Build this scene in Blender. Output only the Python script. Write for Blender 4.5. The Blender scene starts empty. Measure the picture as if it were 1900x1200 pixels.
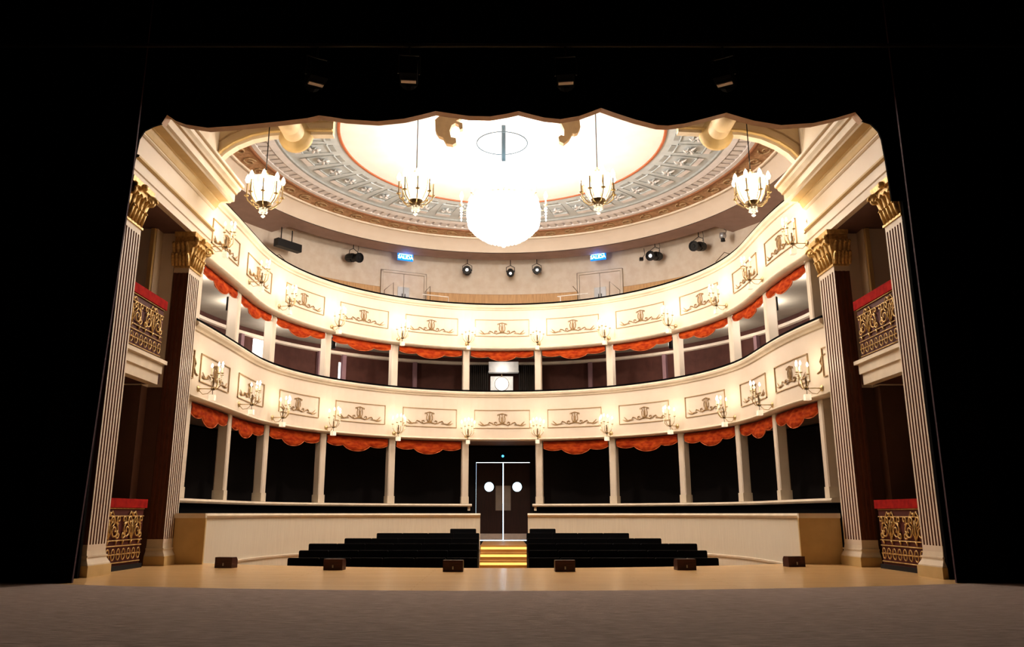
import bpy, math, random
from mathutils import Vector, Matrix
random.seed(7)
PI = math.pi
sc = bpy.context.scene
col = sc.collection

# ------------------------------------------------------------------ camera, world, exposure
HC = 0.72                      # eye height above the stage boards
TH = math.radians(13.4)        # upward tilt
FPX, CU = 1480.0, 931.7        # focal length and principal column for a 1900 px wide frame
cam_d = bpy.data.cameras.new('camera')
cam_d.sensor_width = 36.0
cam_d.lens = FPX / 1900 * 36.0
cam_d.shift_x = (950 - CU) / 1900
cam_d.clip_start, cam_d.clip_end = 0.05, 200
cam = bpy.data.objects.new('camera', cam_d)
cam.location = (0, 0, HC)
cam.rotation_euler = (PI / 2 + TH, 0, 0)
col.objects.link(cam)
sc.camera = cam
w = bpy.data.worlds.new('world')
w.use_nodes = True
w.node_tree.nodes['Background'].inputs[0].default_value = (0.0, 0.0, 0.0, 1)
w.node_tree.nodes['Background'].inputs[1].default_value = 0.0
sc.world = w
sc.view_settings.view_transform = 'Standard'
sc.view_settings.look = 'None'
sc.view_settings.gamma = 1
sc.view_settings.use_curve_mapping = False
sc.view_settings.exposure = 0.0
try:
    sc.cycles.max_bounces = 8
    sc.cycles.sample_clamp_indirect = 8
    sc.cycles.use_denoising = True
except Exception:
    pass
WARM = (1.0, 0.80, 0.54)
P_CHAND, P_SCONCE, P_LANTERN = 980.0, 7.5, 24.0

# ------------------------------------------------------------------ materials
MATS = {}
def mat(name, c, rough=0.6, metal=0.0, c2=None, scale=8.0, stretch=(1, 1, 1), bump=0.0, emit=None, es=0.0, spec=0.3, trans=0.0, detail=3.0):
    m = bpy.data.materials.new(name); m.use_nodes = True
    nt = m.node_tree; b = nt.nodes['Principled BSDF']
    b.inputs['Base Color'].default_value = (*c, 1)
    b.inputs['Roughness'].default_value = rough
    b.inputs['Metallic'].default_value = metal
    b.inputs['Specular IOR Level'].default_value = spec
    if trans: b.inputs['Transmission Weight'].default_value = trans
    if c2 is None: c2 = tuple(x * 0.88 for x in c)
    tc = nt.nodes.new('ShaderNodeTexCoord'); mp = nt.nodes.new('ShaderNodeMapping')
    mp.inputs['Scale'].default_value = stretch
    nz = nt.nodes.new('ShaderNodeTexNoise'); nz.inputs['Scale'].default_value = scale; nz.inputs['Detail'].default_value = detail
    rp = nt.nodes.new('ShaderNodeValToRGB')
    rp.color_ramp.elements[0].color = (*c2, 1); rp.color_ramp.elements[1].color = (*c, 1)
    rp.color_ramp.elements[0].position = 0.35; rp.color_ramp.elements[1].position = 0.65
    nt.links.new(tc.outputs['Object'], mp.inputs['Vector']); nt.links.new(mp.outputs['Vector'], nz.inputs['Vector'])
    nt.links.new(nz.outputs['Fac'], rp.inputs['Fac']); nt.links.new(rp.outputs['Color'], b.inputs['Base Color'])
    if bump:
        bp = nt.nodes.new('ShaderNodeBump'); bp.inputs['Strength'].default_value = bump; bp.inputs['Distance'].default_value = 0.02
        nt.links.new(nz.outputs['Fac'], bp.inputs['Height']); nt.links.new(bp.outputs['Normal'], b.inputs['Normal'])
    if emit:
        b.inputs['Emission Color'].default_value = (*emit, 1); b.inputs['Emission Strength'].default_value = es
    MATS[name] = m
    return m
cream = mat('cream_paint', (0.76, 0.655, 0.55), 0.45, c2=(0.73, 0.625, 0.52), scale=3)
cream_trim = mat('cream_trim', (0.82, 0.71, 0.57), 0.4, scale=4)
arch_paint = mat('arch_paint', (0.74, 0.58, 0.36), 0.5, c2=(0.70, 0.53, 0.32), scale=4)
ochre = mat('ochre_paint', (0.62, 0.44, 0.20), 0.5, c2=(0.56, 0.39, 0.17), scale=5)
gilt_line = mat('gilt_line', (0.48, 0.33, 0.18), 0.5, 0.1, scale=20)
relief_m = mat('relief_gilt', (0.44, 0.29, 0.14), 0.5, 0.2, c2=(0.30, 0.19, 0.09), scale=30)
gold = mat('old_gold', (0.80, 0.56, 0.24), 0.38, 0.35, c2=(0.52, 0.32, 0.11), scale=25, bump=0.2)
brass = mat('brass', (0.62, 0.46, 0.24), 0.35, 0.7, scale=20)
bronze = mat('dark_bronze', (0.16, 0.11, 0.06), 0.4, 0.6, scale=20)
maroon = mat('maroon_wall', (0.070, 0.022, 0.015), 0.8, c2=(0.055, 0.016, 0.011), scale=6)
maroon_dark = mat('dark_box_wall', (0.006, 0.004, 0.005), 0.9, scale=6)  # near-black, so the shade inside the boxes sits in the colour
maroon_paint = mat('maroon_flute', (0.15, 0.045, 0.02), 0.6, scale=8)
maroon_front = mat('maroon_marble', (0.13, 0.045, 0.022), 0.5, c2=(0.09, 0.03, 0.015), scale=9)
shaded_jamb = mat('brown_jamb', (0.11, 0.05, 0.032), 0.7, scale=5)  # shade of the cream lower jamb, put into a brown colour
mauve = mat('mauve_soffit', (0.36, 0.25, 0.22), 0.7, scale=4)
mauve_jamb = mat('mauve_jamb', (0.25, 0.14, 0.16), 0.6, scale=4)
beige = mat('beige_plaster', (0.79, 0.71, 0.61), 0.7, c2=(0.72, 0.62, 0.51), scale=5)
greybox = mat('grey_box_ceiling', (0.44, 0.40, 0.33), 0.6, scale=3)
red_velvet = mat('red_velvet', (0.40, 0.018, 0.014), 0.9, c2=(0.26, 0.010, 0.012), scale=12, spec=0.05)
swag_red = mat('orange_red_silk', (0.56, 0.085, 0.014), 0.8, c2=(0.30, 0.024, 0.006), scale=6, stretch=(1, 1, 3), spec=0.06)
swag_trim = mat('swag_braid', (0.62, 0.15, 0.05), 0.6, scale=30)
black = mat('black_drape', (0.0022, 0.0022, 0.0028), 0.95, scale=10, spec=0.05)
black_metal = mat('black_metal', (0.012, 0.012, 0.013), 0.5, 0.2, scale=15)
seat_black = mat('black_upholstery', (0.003, 0.003, 0.0045), 0.9, scale=30, spec=0.1)
tan_edge = mat('tan_board_edge', (0.62, 0.40, 0.27), 0.6, c2=(0.54, 0.34, 0.22), scale=8)
tan_scroll = mat('tan_plaster', (0.55, 0.37, 0.20), 0.7, scale=8)
carpet_m = mat('dark_carpet', (0.46, 0.35, 0.31), 0.95, c2=(0.25, 0.195, 0.175), scale=22, stretch=(0.3, 2.5, 1), bump=0.6, spec=0.1, detail=8)
disc_white = mat('ceiling_white', (0.86, 0.80, 0.76), 0.7, c2=(0.82, 0.75, 0.70), scale=2)
brown_line = mat('brown_moulding_paint', (0.34, 0.15, 0.075), 0.6)
redline = mat('red_ring', (0.42, 0.12, 0.05), 0.6)
coffer_grey = mat('coffer_grey', (0.56, 0.61, 0.64), 0.7, c2=(0.48, 0.53, 0.56), scale=4)
coffer_dark = mat('coffer_shade_paint', (0.34, 0.36, 0.36), 0.7, scale=6)  # darker grey for the fillet, inner bars and alternate petals
stone_white = mat('grey_white_plaster', (0.80, 0.77, 0.78), 0.7, scale=5)
lilac = mat('dentil_gap', (0.55, 0.52, 0.54), 0.7)
brown_band = mat('brown_frieze', (0.56, 0.34, 0.19), 0.6, c2=(0.36, 0.19, 0.09), scale=14, stretch=(1, 1, 1), bump=0.6, detail=6)
wood_dado = mat('dado_wood', (0.68, 0.42, 0.20), 0.5, c2=(0.56, 0.33, 0.15), scale=5, stretch=(6, 6, 0.6))
step_wood = mat('step_wood', (0.55, 0.28, 0.08), 0.4, c2=(0.45, 0.22, 0.06), scale=6, stretch=(0.5, 5, 5))
box_wood = mat('footlight_box_wood', (0.07, 0.02, 0.014), 0.35, c2=(0.04, 0.012, 0.009), scale=10, stretch=(1, 8, 8))
door_wood = mat('dark_door_wood', (0.030, 0.010, 0.008), 0.5, c2=(0.02, 0.007, 0.006), scale=6, stretch=(6, 6, 0.6))
steel = mat('brushed_steel', (0.45, 0.47, 0.5), 0.4, 0.6, scale=40)
white_rail = mat('white_rail', (0.85, 0.82, 0.78), 0.4)
rod_m = mat('blue_steel_rod', (0.008, 0.022, 0.032), 0.6, 0.2)
bulb = mat('lit_bulb', (1, 1, 1), 0.5, emit=(1.0, 0.86, 0.62), es=14)
sleeve_dark = mat('brass_sleeve', (0.30, 0.20, 0.09), 0.4, 0.4)
flame = mat('candle_sleeve', (0.8, 0.72, 0.5), 0.5, emit=(1.0, 0.8, 0.45), es=0.6)
crystal = mat('lit_crystal', (0.9, 0.9, 0.9), 0.2, emit=(1.0, 0.95, 0.88), es=6.0)
crystal_soft = mat('clear_crystal', (0.95, 0.92, 0.85), 0.1, emit=(1.0, 0.85, 0.6), es=0.35, trans=0.5)
lantern_glass = mat('lantern_glass', (0.95, 0.9, 0.8), 0.2, emit=(1.0, 0.86, 0.58), es=0.55, trans=0.8)
exit_blue = mat('exit_blue', (0.0, 0.2, 0.9), 0.5, emit=(0.0, 0.24, 1.0), es=1.1)
exit_text = mat('exit_letters', (0.8, 0.95, 1), 0.5, emit=(0.55, 0.95, 1.0), es=2.4)
blue_lamp = mat('blue_pilot_lamp', (0.1, 0.5, 0.9), 0.5, emit=(0.08, 0.55, 1.0), es=3.0)
lit_white = mat('lit_corridor', (0.9, 0.9, 0.9), 0.5, emit=(0.62, 0.86, 1.0), es=3.0)
lit_warm = mat('lit_doorway', (0.9, 0.88, 0.85), 0.5, emit=(1.0, 0.93, 0.88), es=1.8)
led = mat('step_led', (1, 0.8, 0.3), 0.5, emit=(1.0, 0.62, 0.13), es=1.1)
globe_m = mat('globe_lamp_glass', (1, 1, 1), 0.4, emit=(1, 0.97, 0.92), es=3.5)
lens_m = mat('spot_lens', (0.8, 0.8, 0.8), 0.15, 0.1, emit=(1, 0.97, 0.92), es=2.5)

def boards_material():
    m = bpy.data.materials.new('stage_boards'); m.use_nodes = True
    nt = m.node_tree; b = nt.nodes['Principled BSDF']
    tc = nt.nodes.new('ShaderNodeTexCoord'); mp = nt.nodes.new('ShaderNodeMapping')
    nt.links.new(tc.outputs['Object'], mp.inputs['Vector'])
    br = nt.nodes.new('ShaderNodeTexBrick'); br.inputs['Scale'].default_value = 1.0
    br.inputs['Brick Width'].default_value = 2.4; br.inputs['Row Height'].default_value = 0.14
    br.inputs['Mortar Size'].default_value = 0.004; br.offset = 0.37
    br.inputs['Color1'].default_value = (0.92, 0.59, 0.28, 1); br.inputs['Color2'].default_value = (0.86, 0.54, 0.24, 1)
    br.inputs['Mortar'].default_value = (0.70, 0.42, 0.17, 1)
    nt.links.new(mp.outputs['Vector'], br.inputs['Vector'])
    mp2 = nt.nodes.new('ShaderNodeMapping'); mp2.inputs['Scale'].default_value = (0.6, 9, 1)
    nt.links.new(tc.outputs['Object'], mp2.inputs['Vector'])
    nz = nt.nodes.new('ShaderNodeTexNoise'); nz.inputs['Scale'].default_value = 4; nz.inputs['Detail'].default_value = 6
    nt.links.new(mp2.outputs['Vector'], nz.inputs['Vector'])
    mx = nt.nodes.new('ShaderNodeMixRGB'); mx.blend_type = 'MULTIPLY'; mx.inputs[0].default_value = 0.45
    rp = nt.nodes.new('ShaderNodeValToRGB'); rp.color_ramp.elements[0].color = (0.55, 0.5, 0.42, 1); rp.color_ramp.elements[0].position = 0.3
    rp.color_ramp.elements[1].position = 0.7
    nt.links.new(nz.outputs['Fac'], rp.inputs['Fac'])
    nt.links.new(br.outputs['Color'], mx.inputs[1]); nt.links.new(rp.outputs['Color'], mx.inputs[2])
    nt.links.new(mx.outputs[0], b.inputs['Base Color'])
    b.inputs['Roughness'].default_value = 0.24; b.inputs['Specular IOR Level'].default_value = 0.4
    return m
boards = boards_material()

# ------------------------------------------------------------------ mesh helpers
class MB:
    def __init__(s): s.v = []; s.f = []; s.mi = []; s.cur = 0
    def add(s, vs, fs, mi=None):
        n = len(s.v); s.v += [tuple(p) for p in vs]; s.f += [tuple(i + n for i in f) for f in fs]
        s.mi += [s.cur if mi is None else mi] * len(fs); return s
    def box(s, x0, x1, y0, y1, z0, z1, M=None, mi=None):
        vs = [(x, y, z) for x in (x0, x1) for y in (y0, y1) for z in (z0, z1)]
        if M is not None: vs = [M @ Vector(p) for p in vs]
        return s.add(vs, [(0, 1, 3, 2), (4, 6, 7, 5), (0, 4, 5, 1), (2, 3, 7, 6), (0, 2, 6, 4), (1, 5, 7, 3)], mi)
    def tube(s, pts, r, n=6, closed=False, mi=None):
        pts = [Vector(p) for p in pts]; N = len(pts); vs = []; fs = []
        prev = None
        for i, p in enumerate(pts):
            a = pts[(i - 1) % N] if (i > 0 or closed) else p; b = pts[(i + 1) % N] if (i < N - 1 or closed) else p
            t = (b - a).normalized() if (b - a).length > 1e-9 else Vector((0, 0, 1))
            up = prev if prev is not None else (Vector((0, 0, 1)) if abs(t.z) < 0.9 else Vector((1, 0, 0)))
            x = (up - t * up.dot(t)); x = x.normalized() if x.length > 1e-6 else t.orthogonal().normalized()
            prev = x; y = t.cross(x); rr = r[i] if isinstance(r, (list, tuple)) else r
            for k in range(n):
                q = 2 * PI * k / n; vs.append(p + (x * math.cos(q) + y * math.sin(q)) * rr)
        for i in range(N if closed else N - 1):
            for k in range(n):
                a = i * n + k; b = i * n + (k + 1) % n; c = ((i + 1) % N) * n + (k + 1) % n; d = ((i + 1) % N) * n + k
                fs.append((a, b, c, d))
        if not closed: fs.append(tuple(range(n))[::-1]); fs.append(tuple(range((N - 1) * n, N * n)))
        return s.add(vs, fs, mi)
    def lathe(s, prof, c=(0, 0, 0), n=24, axis='z', mi=None, a0=0.0, a1=2 * PI):
        full = abs(a1 - a0 - 2 * PI) < 1e-6; m = n if full else n + 1; vs = []; fs = []
        for r, h in prof:
            for k in range(m):
                q = a0 + (a1 - a0) * k / n; x, y, z = r * math.cos(q), r * math.sin(q), h
                if axis == 'y': x, y, z = x, h, y
                elif axis == 'x': x, y, z = h, x, y
                vs.append((c[0] + x, c[1] + y, c[2] + z))
        for i in range(len(prof) - 1):
            for k in range(n):
                a = i * m + k; b = i * m + (k + 1) % m; fs.append((a, b, b + m, a + m))
        return s.add(vs, fs, mi)
    def ball(s, c, r, n=8, sz=1.0, mi=None):
        k = max(4, n // 2 + 1)
        return s.lathe([(max(1e-4, r * math.sin(PI * i / k)), -r * sz * math.cos(PI * i / k)) for i in range(k + 1)], c, n, mi=mi)
    def prism(s, poly, f0, f1, mi=None, side_mi=None):
        """poly: list of 2-tuples; f0/f1 map (a,b)->3-D point for the two faces"""
        n = len(poly); vs = [f0(*p) for p in poly] + [f1(*p) for p in poly]
        s.add(vs, [tuple(range(n)), tuple(range(2 * n - 1, n - 1, -1))], mi)
        s.add(vs, [(i, (i + 1) % n, (i + 1) % n + n, i + n) for i in range(n)], side_mi if side_mi is not None else mi)
        return s
    def sweep(s, prof, frames, caps=True, mi=None, mis=None):
        """prof: closed section [(off, z)]; frames: functions (off, z)->point"""
        n = len(prof); vs = []; 
        for fr in frames: vs += [fr(o, z) for o, z in prof]
        for k in range(n):
            fs = [(i * n + k, i * n + (k + 1) % n, (i + 1) * n + (k + 1) % n, (i + 1) * n + k) for i in range(len(frames) - 1)]
            base = len(s.v)
            s.f += [tuple(j + base for j in f) for f in fs]; s.mi += [(mis[k] if mis else (s.cur if mi is None else mi))] * len(fs)
        if caps:
            base = len(s.v)
            s.f += [tuple(base + j for j in range(n)), tuple(base + (len(frames) - 1) * n + j for j in range(n - 1, -1, -1))]
            s.mi += [mis[0] if mis else (s.cur if mi is None else mi)] * 2
        s.v += [tuple(v) for v in vs]
        return s
    def build(s, name, mats, parent=None, smooth=False, local=False):
        me = bpy.data.meshes.new(name)
        if CAM_SCALE and not local: s.v = [CAM_SCALE(p) for p in s.v]
        off = Vector((0, 0, 0))
        if parent is not None and not local: off = wloc(parent)
        me.from_pydata([tuple(Vector(p) - off) for p in s.v], [], s.f)
        mats = mats if isinstance(mats, (list, tuple)) else [mats]
        for m in mats: me.materials.append(m)
        me.polygons.foreach_set('material_index', s.mi)
        me.validate(); me.update()
        fix_normals(me)
        if smooth: me.polygons.foreach_set('use_smooth', [True] * len(me.polygons))
        o = bpy.data.objects.new(name, me); col.objects.link(o)
        if parent is not None: o.parent = parent
        return o
import bmesh
CAM_SCALE = None        # side-wall scale about the camera (set while a proscenium side is built)
def fix_normals(me):
    bm = bmesh.new(); bm.from_mesh(me); bmesh.ops.recalc_face_normals(bm, faces=bm.faces); bm.to_mesh(me); bm.free()
def wloc(o):
    v = Vector((0, 0, 0))
    while o is not None: v += o.location; o = o.parent
    return v
def tag(o, label=None, cat=None, group=None, kind=None):
    if label: o['label'] = label
    if cat: o['category'] = cat
    if group: o['group'] = group
    if kind: o['kind'] = kind
    return o
def thing(name, label, cat, loc=(0, 0, 0), rz=0.0, group=None):
    o = bpy.data.objects.new(name, None); col.objects.link(o); o.empty_display_size = 0.1
    o.location = CAM_SCALE(loc) if CAM_SCALE else loc; o.rotation_euler = (0, 0, rz)
    return tag(o, label, cat, group)
def copy_tree(o, parent=None):
    c = o.copy(); col.objects.link(c)
    if parent is not None: c.parent = parent
    for ch in list(o.children): copy_tree(ch, c)
    return c
def struct(name, mb, mats, parent=None, smooth=False):
    o = mb.build(name, mats, parent, smooth)
    if parent is None: o['kind'] = 'structure'
    return o
def light(name, loc, power, color=WARM, r=0.06, kind='POINT', parent=None):
    d = bpy.data.lights.new(name, kind); d.energy = power; d.color = color
    d.shadow_soft_size = r
    o = bpy.data.objects.new(name, d); o.location = loc; col.objects.link(o)
    if parent is not None: o.parent = parent
    return o

# measured sight lines: a column/row of the photograph met with a given depth, height or side plane
_c, _s = math.cos(TH), math.sin(TH)
def ray(u, v):
    x, y = (u - CU) / FPX, (600 - v) / FPX
    return Vector((x, _c - y * _s, _s + y * _c))
def at_y(u, v, Y): d = ray(u, v); return Vector((0, 0, HC)) + d * (Y / d.y)
def at_z(u, v, Z): d = ray(u, v); return Vector((0, 0, HC)) + d * ((Z - HC) / d.z)

# ------------------------------------------------------------------ plan of the horseshoe
R0, YC = 4.86, 15.15
HALF = R0 * PI / 2
def U(s, off=0.0, z=0.0):
    a = abs(s); g = 1 if s >= 0 else -1
    if a <= HALF:
        p = s / R0; return Vector(((R0 - off) * math.sin(p), YC + (R0 - off) * math.cos(p), z))
    fl = (0.05 if g < 0 else 0.20) * max(0.0, (a - 8.6) / 2.1) ** 2
    return Vector((g * (R0 + fl - off), YC - (a - HALF), z))
def Urot(s):
    p = max(-PI / 2, min(PI / 2, s / R0)); return PI - p
def frames(s0, s1, n): return [(lambda o, z, s=s0 + (s1 - s0) * i / n: U(s, o, z)) for i in range(n + 1)]
def on_ring(u, v, R):
    d = ray(u, v); a = d.x ** 2 + d.y ** 2; b = -2 * d.y * YC; cc = YC ** 2 - R * R
    D = b * b - 4 * a * cc
    if D > 0:
        t = (-b + math.sqrt(D)) / 2 / a; p = Vector((0, 0, HC)) + d * t
        if p.y >= YC: return p
    t = (R if d.x > 0 else -R) / d.x
    return Vector((0, 0, HC)) + d * t
ORD = ['', 'first', 'second', 'third', 'fourth', 'fifth', 'sixth', 'seventh', 'eighth', 'ninth', 'tenth']
def side(k): return 'left' if k < 0 else 'right'
XL, XR = -4.95, 5.20           # faces of the two proscenium side walls before scaling about the camera
SL_END, SR_END = -10.49, 10.66  # where the balconies stop behind the inner pilasters

# ================================================================== STRUCTURE
# stage floor with the bowed front edge
def edge_y(x): return 11.32 + 0.055 * x * x
mb = MB()
N = 40
top = [(-9.5 + 19 * i / N) for i in range(N + 1)]
poly = [(x, min(edge_y(x), 12.6)) for x in top] + [(9.5, -3.0), (-9.5, -3.0)]
mb.prism(poly, lambda a, b: (a, b, 0.0), lambda a, b: (a, b, -0.30))
struct('floor', mb, boards)
mb = MB(); mb.prism([(x, min(edge_y(x), 12.6) - 0.06) for x in top] + [(x, min(edge_y(x), 12.6) - 0.16) for x in top[::-1]], lambda a, b: (a, b, -0.302), lambda a, b: (a, b, -1.1))
struct('wall_stage_front', mb, maroon_dark)
# stalls floor, gently rising to the back
mb = MB(); mb.box(-7.2, 7.2, 10.9, 17.2, -1.15, -1.0)
ramp = [(-6.6, 11.2, -0.98), (6.6, 11.2, -0.98), (6.6, 17.6, -0.415), (-6.6, 17.6, -0.415), (6.6, 23.5, -0.415), (-6.6, 23.5, -0.415)]
mb = MB(); mb.add(ramp, [(0, 1, 2, 3), (3, 2, 4, 5)]); lo = [(x, y, z - 0.2) for x, y, z in ramp]
mb.add(lo, [(0, 3, 2, 1), (3, 5, 4, 2)])
struct('floor_stalls', mb, step_wood)

# back wall of the two lower storeys, outer ring
def wall_ring(R, s1, z0, z1, th=0.12, n=64):
    m = MB(); o = R0 - R
    m.sweep([(o, z0), (o, z1), (o - th, z1), (o - th, z0)], frames(-s1, s1, n)); return m
struct('wall_back', wall_ring(6.40, 10.7, 2.62, 4.90), maroon)
m = MB(); o = R0 - 6.40
def fr_gap(a, b, n=24): return frames(a, b, n)
sec = [(o, -0.6), (o, 2.44), (o - .12, 2.44), (o - .12, -0.6)]
DS = 0.56
m.sweep(sec, frames(-10.7, -DS, 48)); m.sweep(sec, frames(DS, 10.7, 48))
m.box(-.92, .98, 21.57, 21.69, -.55, .028)
sec2 = [(o, 2.07), (o, 2.44), (o - .12, 2.44), (o - .12, 2.07)]
m.sweep(sec2, frames(-DS, DS, 4))
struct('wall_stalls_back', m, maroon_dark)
# floors between storeys
m = MB(); m.sweep([(-.04, 2.50), (-.04, 2.60), (R0 - 6.5, 2.60), (R0 - 6.5, 2.50)], frames(SL_END, SR_END, 80)); struct('floor_lower_balcony', m, [mauve])
m = MB(); m.sweep([(-0.06, 4.86), (-0.06, 4.96), (R0 - 6.5, 4.96), (R0 - 6.5, 4.86)], frames(SL_END, SR_END, 80)); struct('floor_upper_balcony', m, [greybox])
# box end walls towards the stage
for g, nm in ((-1, 'left'), (1, 'right')):
    m = MB(); xa, xb = sorted((g * 5.12, g * 6.6)); m.box(xa, xb, 12.22 if g < 0 else 12.06, 12.30 if g < 0 else 12.12, -0.6, 4.9); struct('wall_box_end_' + nm, m, maroon_dark)
# cream cornice round the box back wall
m = MB(); o = R0 - 6.40; m.sweep([(o, 4.66), (o + .05, 4.68), (o + .06, 4.74), (o, 4.76)], frames(-10.6, 10.6, 80)); struct('trim_1', m, cream_trim)
# gallery back wall and dado
RG = 7.35
m = MB(); o = R0 - RG; m.sweep([(o, 5.0), (o, 8.15), (o - .15, 8.15), (o - .15, 5.0)], frames(-10.9, 10.9, 90)); struct('wall_gallery', m, beige)
# raked gallery floor
m = MB(); m.sweep([(-.1, 4.97), (-1.2, 5.5), (R0 - RG, 5.75), (R0 - RG, 4.97)], frames(-10.8, 10.8, 80)); struct('floor_gallery', m, wood_dado)

# ceiling: concentric rings about the auditorium axis
CY = 15.1
Z0 = 8.14
ceil_root = bpy.data.objects.new('ceiling', None); col.objects.link(ceil_root); ceil_root.location = (0, CY, Z0); ceil_root['kind'] = 'structure'
def cring(name, prof, mats, n=128, smooth=False, a0=0.0, a1=2 * PI, mi=None):
    m = MB(); m.lathe(prof, (0, CY, 0), n, a0=a0, a1=a1); return m.build(name, mats, ceil_root, smooth)
cring('ceiling_disc', [(0.93, Z0 + .05), (0.96, Z0), (3.27, Z0)], disc_white)
cring('oculus', [(0.0001, Z0 + .45), (0.52, Z0 + .45), (0.54, Z0 + .12), (0.93, Z0 + .05)], disc_white, 64)
m = MB(); m.tube([(0.52 * math.cos(t * PI / 24), CY + 0.52 * math.sin(t * PI / 24), Z0 - .02) for t in range(48)], 0.014, 6, True); m.build('oculus_rim', rod_m, ceil_root)
cring('red_border', [(3.27, Z0 - .002), (3.28, Z0 - .02), (3.325, Z0 - .02), (3.335, Z0)], redline)
cring('coffer_ground', [(3.335, Z0), (4.58, Z0 + .01)], coffer_grey)
cring('grey_fillet', [(4.58, Z0 + .01), (4.59, Z0 - .03), (4.64, Z0 - .03)], coffer_dark)
cring('white_fillet', [(4.64, Z0 - .03), (4.80, Z0 - .045), (4.82, Z0 - .005)], stone_white)
m = MB(); m.lathe([(4.82, Z0 - .005), (5.06, Z0 - .005)], (0, CY, 0), 128, mi=1)
ND = 150
for k in range(ND):
    a = 2 * PI * k / ND; M = Matrix.Translation((0, CY, 0)) @ Matrix.Rotation(a, 4, 'Z')
    m.box(4.83, 5.05, -0.072, 0.072, Z0 - .035, Z0 + .0, M, 0)
m.build('dentil_band', [stone_white, lilac], ceil_root)
cring('plain_fillet', [(5.06, Z0 - .005), (5.08, Z0 - .04), (5.18, Z0 - .04), (5.19, Z0 - .02)], stone_white)
cring('brown_moulding', [(5.19, Z0 - .02), (5.20, Z0 - .055), (5.235, Z0 - .06), (5.25, Z0 - .03), (5.28, Z0 - .05), (5.30, Z0 - .02)], brown_line)
# ornamented frieze: vine scrolls standing proud of a brown ground
m = MB(); m.lathe([(5.30, Z0 - .02), (5.70, Z0 - .04)], (0, CY, 0), 128, mi=0)
for k in range(64):
    a = 2 * PI * (k + .5) / 64; sg = 1 if k % 2 else -1
    pts = []
    for i in range(15):
        t = i / 14; q = 2.6 * PI * t; rr = 0.15 * (1 - .8 * t)
        r = 5.50 + sg * rr * math.cos(q); aa = a + rr * math.sin(q) / 5.5 * 1.3
        pts.append((r * math.cos(aa), CY + r * math.sin(aa), Z0 - .045))
    m.tube(pts, 0.016, 4, mi=1)
m.build('ornament_frieze', [brown_band, gilt_line], ceil_root)
cring('bead_line', [(5.70, Z0 - .04), (5.71, Z0 - .08), (5.75, Z0 - .08), (5.76, Z0 - .05)], cream_trim)
cring('cove', [(5.76, Z0 - .05), (5.86, Z0 - .10), (5.97, Z0 - .22), (6.05, Z0 - .36)], cream, smooth=True)
# soffit over the gallery with the lighting slot
m = MB(); ZS = Z0 - .36
m.lathe([(6.05, ZS), (6.66, ZS)], (0, YC, 0), 128)
SL = math.radians(54)
m.lathe([(6.66, ZS), (9.2, ZS)], (0, YC, 0), 90, a0=PI / 2 + SL, a1=2 * PI + PI / 2 - SL)
m.lathe([(6.66, ZS), (6.68, ZS + .28), (9.2, ZS + .28)], (0, YC, 0), 60, a0=PI / 2 - SL, a1=PI / 2 + SL)
for g in (-1, 1):
    a = PI / 2 + g * SL
    q = [(6.66 * math.cos(a), YC + 6.66 * math.sin(a), ZS), (9.2 * math.cos(a), YC + 9.2 * math.sin(a), ZS), (9.2 * math.cos(a), YC + 9.2 * math.sin(a), ZS + .28), (6.66 * math.cos(a), YC + 6.66 * math.sin(a), ZS + .28)]
    m.add(q, [(0, 1, 2, 3)])
m.build('gallery_soffit', mauve, ceil_root)
# coffers with rosettes on the visible arc
NC = 44
for k in range(NC):
    a = 2 * PI * (k + .5) / NC
    if math.sin(a) < -0.45: continue
    M = Matrix.Translation((0, CY, Z0)) @ Matrix.Rotation(a, 4, 'Z')
    m = MB()
    m.box(3.50, 3.60, -.14, .14, -.012, .0, M, 1)                    # dark inner bar
    m.box(4.28, 4.40, -.19, .19, -.016, .0, M, 2)                    # pale outer bar
    for y0, y1 in ((-.205, -.185), (.185, .205)): m.box(3.62, 4.26, y0, y1, -.02, 0, M, 0)
    for x0, x1 in ((3.62, 3.645), (4.235, 4.26)): m.box(x0, x1, -.205, .205, -.02, 0, M, 0)
    cf = m.build('coffer', [coffer_grey, coffer_dark, stone_white], ceil_root)
    r = MB()
    for i in range(6):
        q = i * PI / 3
        pts = [M @ Vector((3.94 + math.cos(q) * (.03 + .12 * t) + .02 * math.sin(4 * t) * math.sin(q), math.sin(q) * (.03 + .12 * t) + .03 * math.sin(3 * t), -.03 - .02 * math.sin(PI * t))) for t in (0, .25, .5, .75, 1)]
        r.tube(pts, [.012, .028, .034, .024, .006], 5, mi=0 if i % 2 else 1)
    r.ball(M @ Vector((3.94, 0, -.035)), .035, 6, mi=0)
    r.build('rosette', [stone_white, coffer_dark], cf)

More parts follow.
